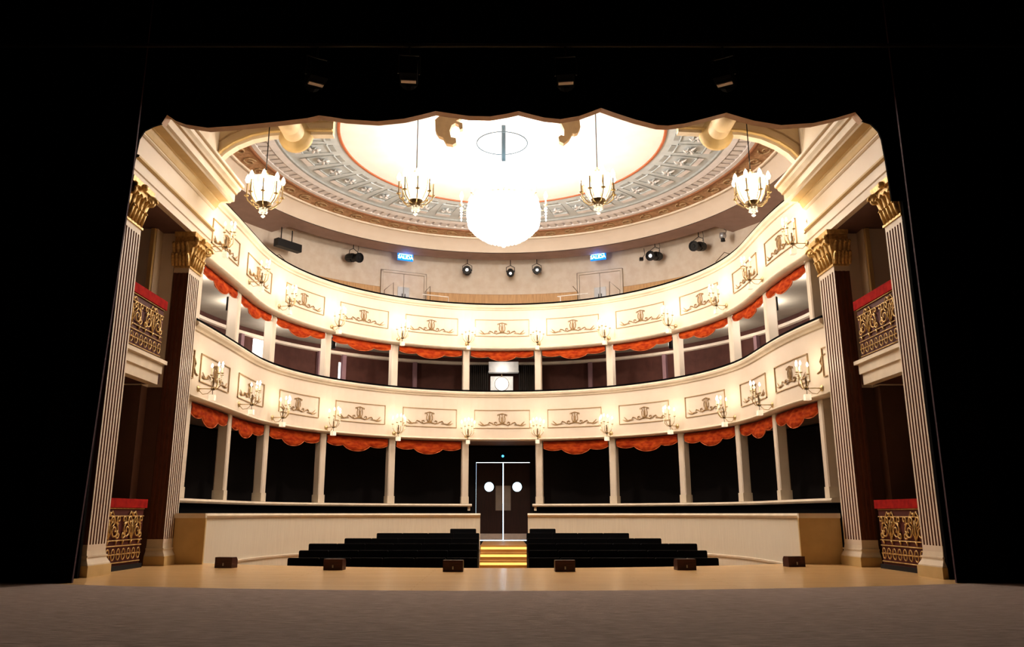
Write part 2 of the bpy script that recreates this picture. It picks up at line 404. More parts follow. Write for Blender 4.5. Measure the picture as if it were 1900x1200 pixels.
# ================================================================== BALCONIES
def relief(m, s0, z0, zc, o):
    """lyre with scrolls, drawn in (ds, z) on the curved front"""
    def P(ds, dz): return U(s0 + ds, o, zc + dz)
    for g in (-1, 1):
        m.tube([P(g * d, z) for d, z in ((.02, -.10), (.07, -.05), (.075, .02), (.055, .07), (.09, .12), (.12, .11), (.11, .085))], .011, 4)
        m.tube([P(g * d, z) for d, z in ((.02, -.12), (.09, -.13), (.15, -.15), (.19, -.12), (.19, -.08), (.15, -.07), (.13, -.10))], .012, 4)
        m.tube([P(g * d, z) for d, z in ((.19, -.15), (.26, -.10), (.32, -.08), (.36, -.12), (.30, -.14), (.40, -.14), (.46, -.155), (.53, -.15), (.60, -.12))], [.006, .012, .014, .01, .006, .013, .016, .013, .004], 4)
        m.tube([P(g * d, z) for d, z in ((.46, -.15), (.52, -.10), (.56, -.06))], [.012, .010, .004], 4)
        m.tube([P(g * d, z) for d, z in ((.02, .05), (.02, -.08))], .006, 4)
    m.tube([P(-.09, .115), P(0, .14), P(.09, .115)], .010, 4)
    m.tube([P(0, .14), P(0, -.14)], .010, 4)
    m.tube([P(-.06, -.10), P(.06, -.10)], .012, 4)
PANELS = [(-10.9, -10.34), (-10.08, -8.76), (-8.26, -6.86), (-6.22, -4.87), (-4.38, -2.99), (-2.53, -1.14), (-.70, .70), (1.14, 2.53), (2.99, 4.38), (4.87, 6.22), (6.86, 8.26), (8.76, 10.08), (10.5, 11.0)]
def balcony(name, label, z0, z1, pz0, pz1, roll):
    t = thing(name, label, 'balcony', (0, YC + R0, z0))
    S1 = 11.0; n = 120
    m = MB(); m.sweep([(0, z0 + .06), (0.0, z1 - .12), (-.10, z1 - .12), (-.10, z0 + .06)], frames(SL_END, SR_END, n)); m.build('front_wall', cream, t)
    m = MB()
    prof = [(-.12, z0 + roll), (.0, z0 + roll)] + [(.0 + .07 * math.sin(PI * i / 6), z0 + roll * (1 - i / 6)) for i in range(1, 6)] + [(0.0, z0), (-.12, z0)]
    m.sweep(prof, frames(SL_END, SR_END, n)); m.build('bottom_moulding', cream_trim, t, True)
    m = MB(); m.sweep([(-.10, z1 - .13), (.03, z1 - .13), (.045, z1 - .10), (.085, z1 - .075), (.10, z1 - .04), (.085, z1 - .01), (.06, z1), (-.10, z1)], frames(SL_END, SR_END, n)); m.build('top_rail', cream_trim, t)
    m = MB(); m.sweep([(-.16, z1 - .02), (.058, z1 + .001), (.055, z1 + .042), (-.16, z1 + .045)], frames(SL_END, SR_END, n)); m.build('arm_cushion', black, t)
    for a, b in PANELS:
        a, b = max(a, SL_END), min(b, SR_END)
        m = MB(); w_ = .013; o0, o1 = .001, .022; nn = 14
        for zz0, zz1 in ((pz0, pz0 + w_), (pz1 - w_, pz1)):
            m.sweep([(o0, zz0), (o1, zz0), (o1, zz1), (o0, zz1)], frames(a, b, nn))
        for s0, s1 in ((a, a + w_), (b - w_, b)):
            m.sweep([(o0, pz0), (o1, pz0), (o1, pz1), (o0, pz1)], frames(s0, s1, 1))
        pn = m.build('relief_panel', gilt_line, t)
        if b - a > 1:
            m = MB(); relief(m, (a + b) / 2, 0, (pz0 + pz1) / 2, .014); m.build('lyre_relief', relief_m, pn)
        else:
            m = MB(); c = (a + b) / 2; g = 1 if c > 0 else -1
            m.tube([U(c + g * d - g * .25, .012, (pz0 + pz1) / 2 + z) for d, z in ((0, -.15), (.1, -.12), (.15, -.05), (.1, .02), (.16, .1), (.25, .12))], .012, 4)
            m.build('lyre_relief', relief_m, pn)
    return t
balcony('balcony', 'lower curved cream balcony front with lyre relief panels', 2.48, 3.70, 2.79, 3.25, .07)
balcony('balcony', 'upper curved cream balcony front with lyre relief panels, below the gallery', 4.78, 5.96, 5.14, 5.58, .10)

# posts
def post(h, base_h):
    t = thing('balcony_post', '', 'post')
    m = MB(); w_, d_ = .085, .10; c_ = .02
    sec = [(-w_ + c_, -d_), (w_ - c_, -d_), (w_, -d_ + c_), (w_, d_ - c_), (w_ - c_, d_), (-w_ + c_, d_), (-w_, d_ - c_), (-w_, -d_ + c_)]
    m.prism(sec, lambda a, b: (a, b, base_h), lambda a, b: (a, b, h)); m.build('shaft', cream, t, local=True)
    m = MB(); m.box(-w_ - .006, w_ + .006, -d_ - .006, d_ + .006, 0, base_h); m.build('plinth', cream_trim, t, local=True)
    return t
POSTS = [.90, 2.73, 4.58, 6.42, 8.22, 10.12]
for tier, z0, z1, ps in (('lower', .955, 2.50, .17), ('upper', 3.62, 4.86, .12)):
    proto = post(z1 - z0, ps); first = True
    for g in (-1, 1):
        for i, s_ in enumerate(POSTS):
            o = proto if first else copy_tree(proto); first = False
            o.location = U(g * s_, -.19, z0); o.rotation_euler.z = Urot(g * s_)
            o['group'] = 'posts under the %s balcony' % tier
            o['label'] = 'square cream post under the %s balcony, %s to the %s of the central bay' % (tier, ORD[i + 1], side(g))

# scalloped valances
def swag(a, b, ztop, depth, label, group, off):
    nx, nz = 36, 6; m = MB(); L = b - a
    def bottom(t):
        d = 0
        for c, hw, dd in ((.16, .20, .70), (.5, .24, 1.0), (.84, .20, .70)):
            x = (t - c) / hw
            if abs(x) < 1: d = max(d, dd * (0.35 + .65 * math.sqrt(1 - x * x)))
        return depth * max(d, .25)
    vs = []
    for j in range(2):
        for i in range(nx + 1):
            t = i / nx
            for k in range(nz + 1):
                h = k / nz; bl = .05 * math.sin(PI * min(1, h * .9)) * (0.6 + .4 * abs(math.sin(3 * PI * t))) + .008 * math.sin(40 * t + 3 * h)
                vs.append(U(a + L * t, off + bl - j * .012, ztop - bottom(t) * h))
    n1 = (nx + 1) * (nz + 1); fs = []
    for j in range(2):
        for i in range(nx):
            for k in range(nz):
                p = j * n1 + i * (nz + 1) + k; fs.append((p, p + 1, p + nz + 2, p + nz + 1))
    for i in range(nx):
        p = i * (nz + 1) + nz; fs.append((p, p + n1, p + n1 + nz + 1, p + nz + 1))
        p = i * (nz + 1); fs.append((p, p + n1, p + n1 + nz + 1, p + nz + 1))
    m.add(vs, fs)
    t = thing('scalloped_valance', label, 'valance', U((a + b) / 2, off, ztop), 0, group)
    m.build('cloth', swag_red, t, True)
    m = MB(); m.tube([U(a + L * i / nx, off + .012, ztop - bottom(i / nx)) for i in range(nx + 1)], .009, 5); m.build('braid', swag_trim, t)
for tier, zt, dep in (('lower', 2.47, .33), ('upper', 4.80, .27)):
    edges = [-x for x in POSTS[::-1]] + POSTS
    for i in range(len(edges) - 1):
        a, b = edges[i], edges[i + 1]; k = i - 5
        if k == 0 and tier == 'lower': continue
        where = 'over the central bay' if k == 0 else '%s bay to the %s of the centre' % (ORD[abs(k)], side(k))
        swag(a + .11, b - .11, zt, dep, 'orange-red scalloped valance under the %s balcony, %s' % (tier, where), 'valances under the %s balcony' % tier, -.13)

# sconces
def candle(t, x, y, z, h=.11, k=1.0, mt=None):
    m = MB(); m.tube([(x, y, z), (x, y, z + h)], .011, 6); c = m.build('candle', mt or flame, t, local=True)
    m = MB(); m.lathe([(.001, 0), (.014 * k, .012 * k), (.019 * k, .03 * k), (.012 * k, .055 * k), (.001, .075 * k)], (x, y, z + h), 8); m.build('bulb', bulb, c, True, True)
def drop(t, p, L, r):
    prof = [(.002, 0)]
    for i in range(3):
        z0 = -L * i / 3; z1 = -L * (i + 1) / 3; rr = r * (1, .8, 1.15)[i]; prof += [(rr * .8, z0 - L * .08), (rr, (z0 + z1) / 2), (rr * .5, z1 + L * .05), (.003, z1)]
    m = MB(); m.lathe(prof, p, 6); m.build('crystal_drop', crystal_soft, t, local=True)
def sconce():
    t = thing('wall_sconce', '', 'wall lamp')
    m = MB(); m.lathe([(.001, .028), (.03, .025), (.05, .012), (.055, .0)], (0, 0, 0), 14, axis='y'); m.build('wall_rose', brass, t, True, True)
    m = MB(); m.tube([(0, .02, 0), (0, .24, .0)], .008, 6)
    m.tube([(0, .02, -.03), (0, .08, -.09), (0, .16, -.08), (0, .23, -.01)], .006, 5); m.build('arm', brass, t, True, True)
    m = MB(); m.lathe([(.001, -.03), (.03, -.02), (.038, 0), (.022, .015), (.012, .05), (.018, .10), (.010, .15), (.016, .17), (.001, .19)], (0, .24, 0), 10)
    m.tube([(0, .24, 0), (0, .24, -.10)], .006, 5); m.build('hub', bronze, t, True, True)
    m = MB(); m.box(-.045, .045, .195, .285, -.19, -.10); m.build('glass_box', crystal_soft, t, local=True)
    pos = [(-.16, .02, .05), (-.085, .10, .09), (0, .13, .11), (.085, .10, .09), (.16, .02, .05)]
    ma = MB()
    for x, dy, dz in pos:
        ma.tube([(0, .24, .03), (x * .4, .24 + dy * .5, -.01), (x * .85, .24 + dy * .9, .06), (x, .24 + dy, .13 + dz)], .007, 5)
        ma.lathe([(.006, 0), (.028, .012), (.03, .018), (.006, .02)], (x, .24 + dy, .13 + dz), 8)
        candle(t, x, .24 + dy, .15 + dz)
    ma.build('branch_arms', brass, t, True, True)
    for x, dy, dz in pos: drop(t, (x, .24 + dy, .135 + dz), .10, .013)
    return t
proto = sconce(); first = True
SC = {'lower': [(-10.08, 2.67), (-8.12, 2.68), (-6.43, 2.63), (-4.62, 2.60), (-2.74, 2.59), (-.89, 2.57), (.92, 2.58), (2.76, 2.59), (4.60, 2.63), (6.54, 2.62), (8.50, 2.62), (10.40, 2.63)],
      'upper': [(-10.05, 5.08), (-8.06, 5.05), (-6.45, 4.98), (-4.60, 4.92), (-2.70, 4.90), (-.90, 4.93), (.94, 4.93), (2.78, 4.92), (4.70, 4.92), (6.51, 4.98), (8.49, 4.97), (10.36, 5.03)]}
for tier in ('lower', 'upper'):
    for i, (s_, z_) in enumerate(SC[tier]):
        k = i - 6 if i < 6 else i - 5
        o = proto if first else copy_tree(proto); first = False
        o.location = U(s_, .0, z_); o.rotation_euler.z = Urot(s_)
        o['group'] = 'candle sconces on the %s balcony front' % tier
        o['label'] = 'lit brass candle sconce on the %s balcony front, %s to the %s of centre' % (tier, ORD[abs(k)], side(k))
        light('sconce_light', U(s_, .30, z_ + .40), P_SCONCE * (.42 if tier == 'lower' else .85), (1, .79, .53), .10)

# box interior: jamb strips, downlights, lit doorway
for i, (u0, v0, u1, v1) in enumerate([(447, 625, 447, 660), (593, 650, 594, 700), (638, 660, 638, 706), (770, 668, 770, 722), (1095, 668, 1095, 722), (1233, 652, 1234, 705), (1403, 612, 1405, 648), (1365, 628, 1366, 672)]):
    p = on_ring(u0, v0, 6.36); a = math.atan2(p.x, p.y - YC)
    m = MB(); M = Matrix.Translation((p.x, p.y, 0)) @ Matrix.Rotation(-a, 4, 'Z')
    m.box(-.05, .05, -.06, .06, 2.61, 4.66, M)
    tag(m.build('door_jamb', mauve_jamb), 'mauve door jamb on the dark wall of the upper boxes, %s from the left' % ORD[i + 1], 'door jamb', 'jambs in the upper boxes')
DL = [-9.2, -7.3, -5.5, -3.65, 3.65, 5.5, 7.3, 9.2]
lp = MB(); 
for i, s_ in enumerate(DL):
    g = 1 if s_ > 0 else -1
    p = U(s_ + g * .55, -.42, 4.80)
    m = MB(); m.lathe([(.001, 0), (.06, 0), (.06, -.26), (.001, -.26)], p, 12)
    k = i - 4 if i < 4 else i - 3
    tag(m.build('ceiling_lamp', black_metal, None, True), 'black cylinder lamp under the upper box ceiling, %s to the %s of centre' % (ORD[abs(k)], side(k)), 'ceiling lamp', 'cylinder lamps in the upper boxes')
    light('box_light', U(s_, -.50, 4.64), 34.0, (1, .92, .8), .08)
p = on_ring(483, 640, 6.30); a = math.atan2(p.x, p.y - YC)
m = MB(); M = Matrix.Translation((p.x, p.y, 0)) @ Matrix.Rotation(-a, 4, 'Z'); m.box(-.22, .22, -.02, .02, 2.61, 4.62, M)
tag(m.build('lit_doorway', lit_warm), 'bright open doorway in the back wall of a left upper box', 'doorway')
p = on_ring(630, 680, 6.30); m = MB(); m.box(p.x - .025, p.x + .025, p.y - .02, p.y + .02, 2.61, 4.45)  # thin glowing strip at the box back wall
tag(m.build('door_gap', lit_warm), 'thin bright door gap in the upper box left of centre', 'doorway')

# centre upper box: curtains, white unit, globe lamp before a lit panel
for g, (u0, u1) in ((-1, (872, 907)), (1, (962, 997))):
    x0, x1 = at_y(u0, 700, 21.2).x, at_y(u1, 700, 21.2).x; m = MB(); n = 40
    pf = [(x0 + (x1 - x0) * i / n, 21.2 + .035 * math.sin(i * 1.5)) for i in range(n + 1)]
    poly = pf + [(x, y + .02) for x, y in pf[::-1]]
    m.prism(poly, lambda a, b: (a, b, 2.62), lambda a, b: (a, b, 4.62))
    tag(m.build('curtain', mat('curtain_brown_%s' % side(g), (.020, .014, .011), .9), None, True), 'dark pleated curtain on the %s of the central upper box' % side(g), 'curtain')
a_, b_ = at_y(907, 671, 21.1), at_y(962, 688, 21.1)
m = MB(); m.box(a_.x, b_.x, 21.1, 21.34, b_.z, a_.z); m.box(a_.x - .01, b_.x + .01, 21.08, 21.34, b_.z - .03, b_.z)
tag(m.build('air_conditioner', mat('white_enamel', (.85, .83, .8), .4, emit=None)), 'white wall unit above the globe lamp in the central upper box', 'wall unit')
light('unit_light', ((a_.x + b_.x) / 2, 20.75, a_.z - .12), 3.0, (1, .95, .88), .1)
a_, b_ = at_y(910, 698, 21.28), at_y(952, 732, 21.28)
m = MB(); m.box(a_.x, b_.x, 21.28, 21.34, b_.z, a_.z); tag(m.build('wall_panel', MATS['white_enamel']), 'white panel behind the globe lamp in the central upper box', 'panel')
g_ = at_y(931, 712, 20.95)
t = thing('globe_lamp', 'round white globe lamp lit in the central upper box', 'lamp', g_)
m = MB(); m.ball(g_, .17, 24); m.build('globe', globe_m, t, True)
m = MB(); m.tube([(g_.x + .185 * math.cos(q * PI / 18), g_.y, g_.z + .185 * math.sin(q * PI / 18)) for q in range(36)], .008, 5, True); m.tube([(g_.x, g_.y, g_.z + .18), (g_.x, g_.y, g_.z + .26)], .012, 6); m.build('ring_holder', bronze, t)
light('globe_light', (g_.x, g_.y - .05, g_.z + .35), 2.5, (1, .95, .88), .1)

# ================================================================== STALLS
# curved parapet either side of the aisle, dark box front behind it with a cream rail
def para_path(g, n=60):
    pts = [Vector((g * 4.46, 12.20, 0))]
    x_end, y_b, y_s = (.50 if g < 0 else .585), 18.75, 14.0
    a = 4.46; b = y_b - y_s
    t1 = math.acos(x_end / a)
    for i in range(n + 1):
        t = t1 * i / n; pts.append(Vector((g * a * math.cos(t), y_s + b * math.sin(t), 0)))
    return pts
def pframes(pts):
    fr = []
    for i, p in enumerate(pts):
        a = pts[max(0, i - 1)]; b = pts[min(len(pts) - 1, i + 1)]; tv = (b - a).normalized(); nv = Vector((-tv.y, tv.x, 0))
        if nv.dot(Vector((0, 13.5, 0)) - p) < 0: nv = -nv
        fr.append(lambda o, z, p=p, nv=nv: p + nv * o + Vector((0, 0, z)))
    return fr
linen = mat('parapet_panel', (.80, .73, .60), .55, c2=(.73, .66, .54), scale=14, stretch=(5, 5, .15), bump=.1)
for g in (-1, 1):
    t = thing('stalls_parapet', 'curved cream parapet of the stalls boxes on the %s of the aisle' % side(g), 'parapet', (g * 4.46, 12.18, 0))
    fr = pframes(para_path(g))
    m = MB(); m.sweep([(0, -.9), (0, .66), (-.08, .66), (-.08, -.9)], fr); m.build('panel', linen, t)
    m = MB(); m.sweep([(-.16, .655), (.03, .655), (.055, .69), (.03, .725), (-.16, .725)], fr); m.build('cap_rail', cream_trim, t)
    m = MB(); m.sweep([(.0, -.075), (.025, -.07), (.03, -.04), (.0, -.03)], fr); m.build('skirting', cream_trim, t)
    xw_ = 4.84 if g < 0 else 5.0; x0, x1 = sorted((g * xw_, g * 4.385))
    m = MB(); m.box(x0, x1, 12.15, 12.195, -.3, .66); m.build('end_panel', ochre, t)
    m = MB(); m.box(min(x0, g * xw_), max(x1, g * 4.40), 12.13, 12.195, .655, .725); m.build('end_cap', cream_trim, t)
    # box front wall with rail
    t = thing('box_rail', 'dark front of the stalls boxes with a cream top rail, on the %s' % side(g), 'railing', (g * .75, 20, 0))
    sa, sb = sorted((g * .74, SL_END + .1 if g < 0 else SR_END - .3))
    m = MB(); m.sweep([(-.11, -.5), (-.11, .875), (-.2, .875), (-.2, -.5)], frames(sa, sb, 70)); m.build('front_panel', black, t)
    m = MB(); m.sweep([(-.24, .885), (-.02, .885), (.0, .915), (-.02, .95), (-.24, .955)], frames(sa, sb, 70)); m.build('top_rail', cream_trim, t)
    m = MB(); p = U(g * .80, -.10, 0); m.box(p.x - .03, p.x + .03, p.y - .03, p.y + .03, .79, .885); m.build('rail_bracket', cream_trim, t)

# seats
def seat():
    t = thing('theatre_seat', '', 'seat')
    m = MB(); W = .248
    poly = [(-W, 0.38), (W, 0.38), (W, .865), (W - .012, .88), (-W + .012, .88), (-W, .865)]
    m.prism(poly, lambda a, b: (a, .17 + .05 * (b - .4), b), lambda a, b: (a, .25 + .05 * (b - .4), b)); m.build('backrest', seat_black, t, local=True)
    m = MB(); m.box(-W + .02, W - .02, -.25, .18, .40, .49); m.build('seat_cushion', seat_black, t, local=True)
    for g in (-1, 1):
        m = MB(); m.box(g * .235 - .013, g * .235 + .013, -.22, .22, .0, .62); m.build('side_panel', seat_black, t, local=True)
    return t
ROWS = [(13.0, .044, 533.7, 886), (13.85, .12, 554.7, 886), (14.7, .20, 573, 887), (15.55, .267, 639.3, 888), (16.4, .342, 699, 889.4), (17.25, .41, 835, 883.5)]
proto = None
for ri, (Y, zt, uo, ui) in enumerate(ROWS):
    zc = Y * _c + (zt - HC) * _s
    for g in (-1, 1):
        xi = (ui - CU) / FPX * zc; xo = (uo - CU) / FPX * zc
        n = max(1, round((xi - xo) / .5)); wd = (xi - xo) / n
        for k in range(n):
            if proto is None: o = proto = seat()
            else: o = copy_tree(proto)
            x = xi - wd * (k + .5); x = x if g < 0 else (-x + .03)
            o.location = (x, Y - .2, zt - .88); o.scale = (wd / .5, 1, 1)
            o['group'] = 'black seats, %s row on the %s' % (ORD[ri + 1], side(g))
            o['label'] = 'black stalls seat in the %s row from the stage, %s of the aisle' % (ORD[ri + 1], side(g))

# aisle steps with glowing risers
t = thing('aisle_steps', 'three wooden aisle steps with yellow lit risers before the double doors', 'steps', (0.03, 18.3, -.41))
X0, X1 = -.485, .555
Zs = [.03, -.115, -.265, -.415]
for i in range(3):
    m = MB(); y0 = 18.45 - .34 * i; y1 = 21.7 if i == 0 else y0 + .36
    m.box(X0, X1, y0, y1, Zs[i + 1] - .05, Zs[i]); m.build('tread', step_wood, t)
    m = MB(); m.box(X0 + .01, X1 - .01, y0 - .012, y0 - .002, Zs[i] - .085, Zs[i] - .035); m.build('light_strip', led, t)
# double door with portholes, light leaking round the leaves
DY = 21.62
dx0, dx1, dz0, dz1 = -.69, .745, .05, 2.04
m = MB()
for a, b, c, d in ((dx0 - .22, dx0 - .006, -.1, 2.3), (dx1 + .020, dx1 + .22, -.1, 2.3), (dx0 - .22, dx1 + .22, dz1 + .018, 2.44)): m.box(a, b, DY - .06, DY + .08, c, d)
dr = struct('door_1', m, maroon_dark)
cx = (dx0 + dx1) / 2
for g in (-1, 1):
    xa, xb = (dx0, cx - .011) if g < 0 else (cx + .011, dx1)
    px = at_y(907.5 if g < 0 else 959.5, 903, DY).x; pz = at_y(933, 903, DY).z; pr = .125
    m = MB(); n = 32; ring = [(px + pr * math.cos(2 * PI * i / n), pz + pr * math.sin(2 * PI * i / n)) for i in range(n)]
    outer = []
    for i in range(n):
        q = 2 * PI * i / n; c_, s_ = math.cos(q), math.sin(q); k = 1e9
        if abs(c_) > 1e-6: k = min(k, ((xb if c_ > 0 else xa) - px) / c_)
        if abs(s_) > 1e-6: k = min(k, ((dz1 if s_ > 0 else dz0) - pz) / s_)
        outer.append((px + k * c_, pz + k * s_))
    corners = [(xb, dz1), (xa, dz1), (xa, dz0), (xb, dz0)]
    for y in (DY, DY + .04):
        vs = [(a, y, b) for a, b in ring] + [(a, y, b) for a, b in outer]
        fs = [(i, (i + 1) % n, (i + 1) % n + n, i + n) for i in range(n)]
        m.add(vs, fs)
        for cxx, czz in corners:
            for i in range(n):
                a, b = outer[i], outer[(i + 1) % n]
                if abs(a[0] - b[0]) > 1e-5 and abs(a[1] - b[1]) > 1e-5 and min(a[0], b[0]) - 1e-5 <= cxx <= max(a[0], b[0]) + 1e-5 and min(a[1], b[1]) - 1e-5 <= czz <= max(a[1], b[1]) + 1e-5:
                    m.add([(a[0], y, a[1]), (cxx, y, czz), (b[0], y, b[1])], [(0, 1, 2)])
    lf = m.build('door_leaf', door_wood, dr)
    m = MB(); m.lathe([(.001, 0), (pr, 0), (pr, .03), (.001, .03)], (px, DY + .005, pz), 28, axis='y'); m.build('porthole', lit_white, lf)
    m = MB(); m.tube([(px + (pr + .008) * math.cos(2 * PI * i / 28), DY - .005, pz + (pr + .008) * math.sin(2 * PI * i / 28)) for i in range(28)], .010, 6, True); m.build('porthole_rim', black_metal, lf)
    xs = (cx - .20, cx - .02) if g < 0 else (cx + .02, cx + .20)
    m = MB(); m.box(xs[0], xs[1], DY - .012, DY, .80, 1.44); m.build('push_plate', mat('push_plate_%s' % side(g), (.32, .27, .24), .5, .1), lf)
    m = MB(); m.box(xa + .01, xb - .01, DY - .012, DY, dz0 + .01, dz0 + .16); m.build('kick_plate', mat('kick_plate_%s' % side(g), (.55, .47, .43), .4, .1), lf)
m = MB(); m.box(dx0 - .1, dx1 + .1, 22.05, 22.1, -.1, 2.2); m.box(dx0 - .1, dx1 + .1, DY + .07, 22.05, -.1, .03)
tag(m.build('lit_corridor', lit_white), 'bluish white lit corridor seen through the double door gaps', 'corridor')
light('corridor_light', (cx, 21.85, 1.2), 14, (.7, .88, 1), .1)
t = thing('pilot_lamp', 'small blue emergency lamp above the double doors', 'lamp', (cx, 21.5, 2.2))
p = at_y(933, 846, 21.45)
m = MB(); m.box(p.x - .07, p.x + .07, 21.45, 21.52, p.z - .03, p.z + .04); m.build('housing', black_metal, t)
m = MB(); m.ball((p.x, 21.445, p.z), .032, 10); m.build('lens', blue_lamp, t, True)

# ================================================================== PROSCENIUM SIDES
def fluted(m, axis, face, a0, a1, z0, z1, depth, g, nfl=6, mflat=0):
    """fluted face; axis 'y': runs along Y on plane x=face, outward g; axis 'x': runs along X on plane y=face, outward -Y"""
    W = a1 - a0; fw = W / (nfl * 2 + 1)
    prof = [(a0, 0, 0)]
    pts = []
    for i in range(nfl):
        s0 = a0 + fw * (2 * i + 1); s1 = s0 + fw
        pts += [(s0, 0), (s0 + fw * .15, -depth * .8), (s0 + fw * .5, -depth), (s1 - fw * .15, -depth * .8), (s1, 0)]
    line = [(a0, 0)] + pts + [(a1, 0)]
    for i in range(len(line) - 1):
        (p, d0), (q, d1) = line[i], line[i + 1]
        mi = 1 if (d0 < 0 or d1 < 0) else mflat
        def P(a, d, z): return (face + g * d, a, z) if axis == 'y' else (a, face - d * 1.0, z)
        m.add([P(p, d0, z0), P(q, d1, z0), P(q, d1, z1), P(p, d0, z1)], [(0, 1, 2, 3)], mi)
    # flat strips above and below
def pilaster(label, g, XF, y0, y1, sd, nf):
    t = thing('fluted_pilaster', label, 'pilaster', (XF, (y0 + y1) / 2, 0))
    zb, zt = .29, 4.50
    m = MB(); D = .018; zf0, zf1 = zb + .08, zt - .08
    xi = XF + g * D; xo = XF + g * sd          # g = -1 left wall (body extends to -X)
    sgn = -g                                     # inward normal direction in X
    # core
    xa, xb = sorted((xi if True else 0, xo)); m.box(xa, xb, y0 + D, y1, zb, zt, mi=0)
    fluted(m, 'y', XF, y0, y1, zf0, zf1, D - .004, sgn)
    x0, x1 = sorted((XF, XF + g * sd)); fluted(m, 'x', y0, x0, x1, zf0, zf1, D - .004, 1, nf, 2)
    for za, zc_ in ((zb, zf0), (zf1, zt)):
        xa, xb = sorted((XF, XF + g * sd)); m.box(xa, xb, y0, y1, za, zc_, mi=0)
    m.build('shaft', [cream, maroon_paint, maroon_front], t)
    m = MB(); e = .10
    def blk(e0, z0, e1, z1, mm):
        lo = [(XF - g * -0 + sgn * e0, y0 - e0), (XF + sgn * e0, y1 + e0), (XF + g * sd, y1 + e0), (XF + g * sd, y0 - e0)]
        hi = [(XF + sgn * e1, y0 - e1), (XF + sgn * e1, y1 + e1), (XF + g * sd, y1 + e1), (XF + g * sd, y0 - e1)]
        vs = [(x, y, z0) for x, y in lo] + [(x, y, z1) for x, y in hi]
        mm.add(vs, [(0, 1, 2, 3), (7, 6, 5, 4), (0, 4, 5, 1), (1, 5, 6, 2), (2, 6, 7, 3), (3, 7, 4, 0)])
    blk(.052, .13, .052, .145, m); blk(.05, .145, .018, .20, m); blk(.018, .20, .012, .225, m); blk(.024, .225, .024, .245, m); blk(.008, .245, .0, .30, m)
    m.build('base', cream_trim, t)
    m = MB(); blk(.066, 0, .062, .13, m); m.build('plinth', ochre, t)
    # capital
    m = MB(); zc0 = zt
    blk(.02, zc0, .02, zc0 + .03, m); blk(.0, zc0 + .03, .02, zc0 + .2, m); blk(.02, zc0 + .2, .07, zc0 + .42, m); blk(.085, zc0 + .50, .10, zc0 + .57, m)
    blk(.06, zc0 + .42, .05, zc0 + .50, m)
    cap = m.build('capital', gold, t)
    m = MB()
    W = y1 - y0
    for row, (zz, n, hgt, out) in enumerate(((zc0 + .03, 5, .19, .04), (zc0 + .17, 4, .22, .07))):
        for i in range(n):
            yy = y0 + W * (i + .5) / n
            m.tube([(XF + sgn * .01, yy, zz), (XF + sgn * .03, yy, zz + hgt * .5), (XF + sgn * (.03 + out * .5), yy, zz + hgt * .85), (XF + sgn * (.03 + out), yy, zz + hgt), (XF + sgn * (.045 + out), yy, zz + hgt * .86)], [.026, .034, .03, .024, .010], 6)
            xx = XF + g * (sd + .04) * (i + .5) / n
            m.tube([(xx, y0 - .01, zz), (xx, y0 - .03, zz + hgt * .5), (xx, y0 - .03 - out * .5, zz + hgt * .85), (xx, y0 - .03 - out, zz + hgt), (xx, y0 - .045 - out, zz + hgt * .86)], [.026, .034, .03, .024, .010], 6)
    for yy, sy in ((y0 - .03, -1), (y1 + .03, 1)):
        c = Vector((XF + sgn * .08, yy, zc0 + .41)); pts = []
        for i in range(22):
            q = i / 21 * 3.5 * PI; r = .085 * (1 - .85 * i / 21); pts.append(c + Vector((sgn * r * math.cos(q) * .7, sy * r * math.cos(q) * .7, r * math.sin(q))))
        m.tube(pts, .026, 6)
        m.ball(c, .045, 8)
    m.ball((XF + sgn * .1, (y0 + y1) / 2, zc0 + .52), .05, 8)
    m.build('acanthus_leaves', gold, cap, True)
    return t
def ironwork(m, X, y0, y1, z0, z1, sgn):
    """gilt scrollwork panel in the plane x=X"""
    L = y1 - y0; H = z1 - z0
    def P(a, b, d=.012): return (X + sgn * d, y0 + a * L, z0 + b * H)
    for b in (.02, .32, .42, .86, 1.0): m.tube([P(0, b), P(1, b)], .008, 5)
    for i in range(9):
        a = (i + .5) / 9
        m.tube([P(a + .035 * math.cos(q * PI / 6), .17 + .10 * math.sin(q * PI / 6)) for q in range(12)], .008, 5, True)
        m.ball(P(a, .17), .014, 6)
    m.tube([P(0, .17), P(1, .17)], .006, 5)
    def spiral(ca, cb, r, q0, turns, flip):
        pts = []
        for i in range(20):
            t = i / 19; q = q0 + flip * turns * 2 * PI * t; rr = r * (1 - .82 * t)
            pts.append(P(ca + rr * math.cos(q) / L, cb + rr * math.sin(q) / H, .016))
        m.tube(pts, [.011] * 19 + [.014], 5)
    for c in (.25, .75):
        for f in (-1, 1):
            spiral(c + f * .115, .60, .11, PI / 2 if f > 0 else PI / 2, 1.4, -f)
            spiral(c + f * .06, .78, .075, -PI / 2, 1.2, f)
            spiral(c + f * .19, .80, .06, -PI / 2, 1.2, -f)
            spiral(c + f * .19, .52, .06, PI / 2, 1.3, f)
            m.tube([P(c + f * .01, .46), P(c + f * .05, .58), P(c + f * .03, .70), P(c + f * .10, .84), P(c + f * .05, .95), P(c + f * .005, .88)], .010, 5)
        m.tube([P(c, .44), P(c, .80)], [.018, .008], 6)
        for f in (-.18, 0, .18): m.tube([P(c + f, .42), P(c + f, .34)], [.022, .004], 6)
        m.ball(P(c, .90), .022, 6, 1.4)
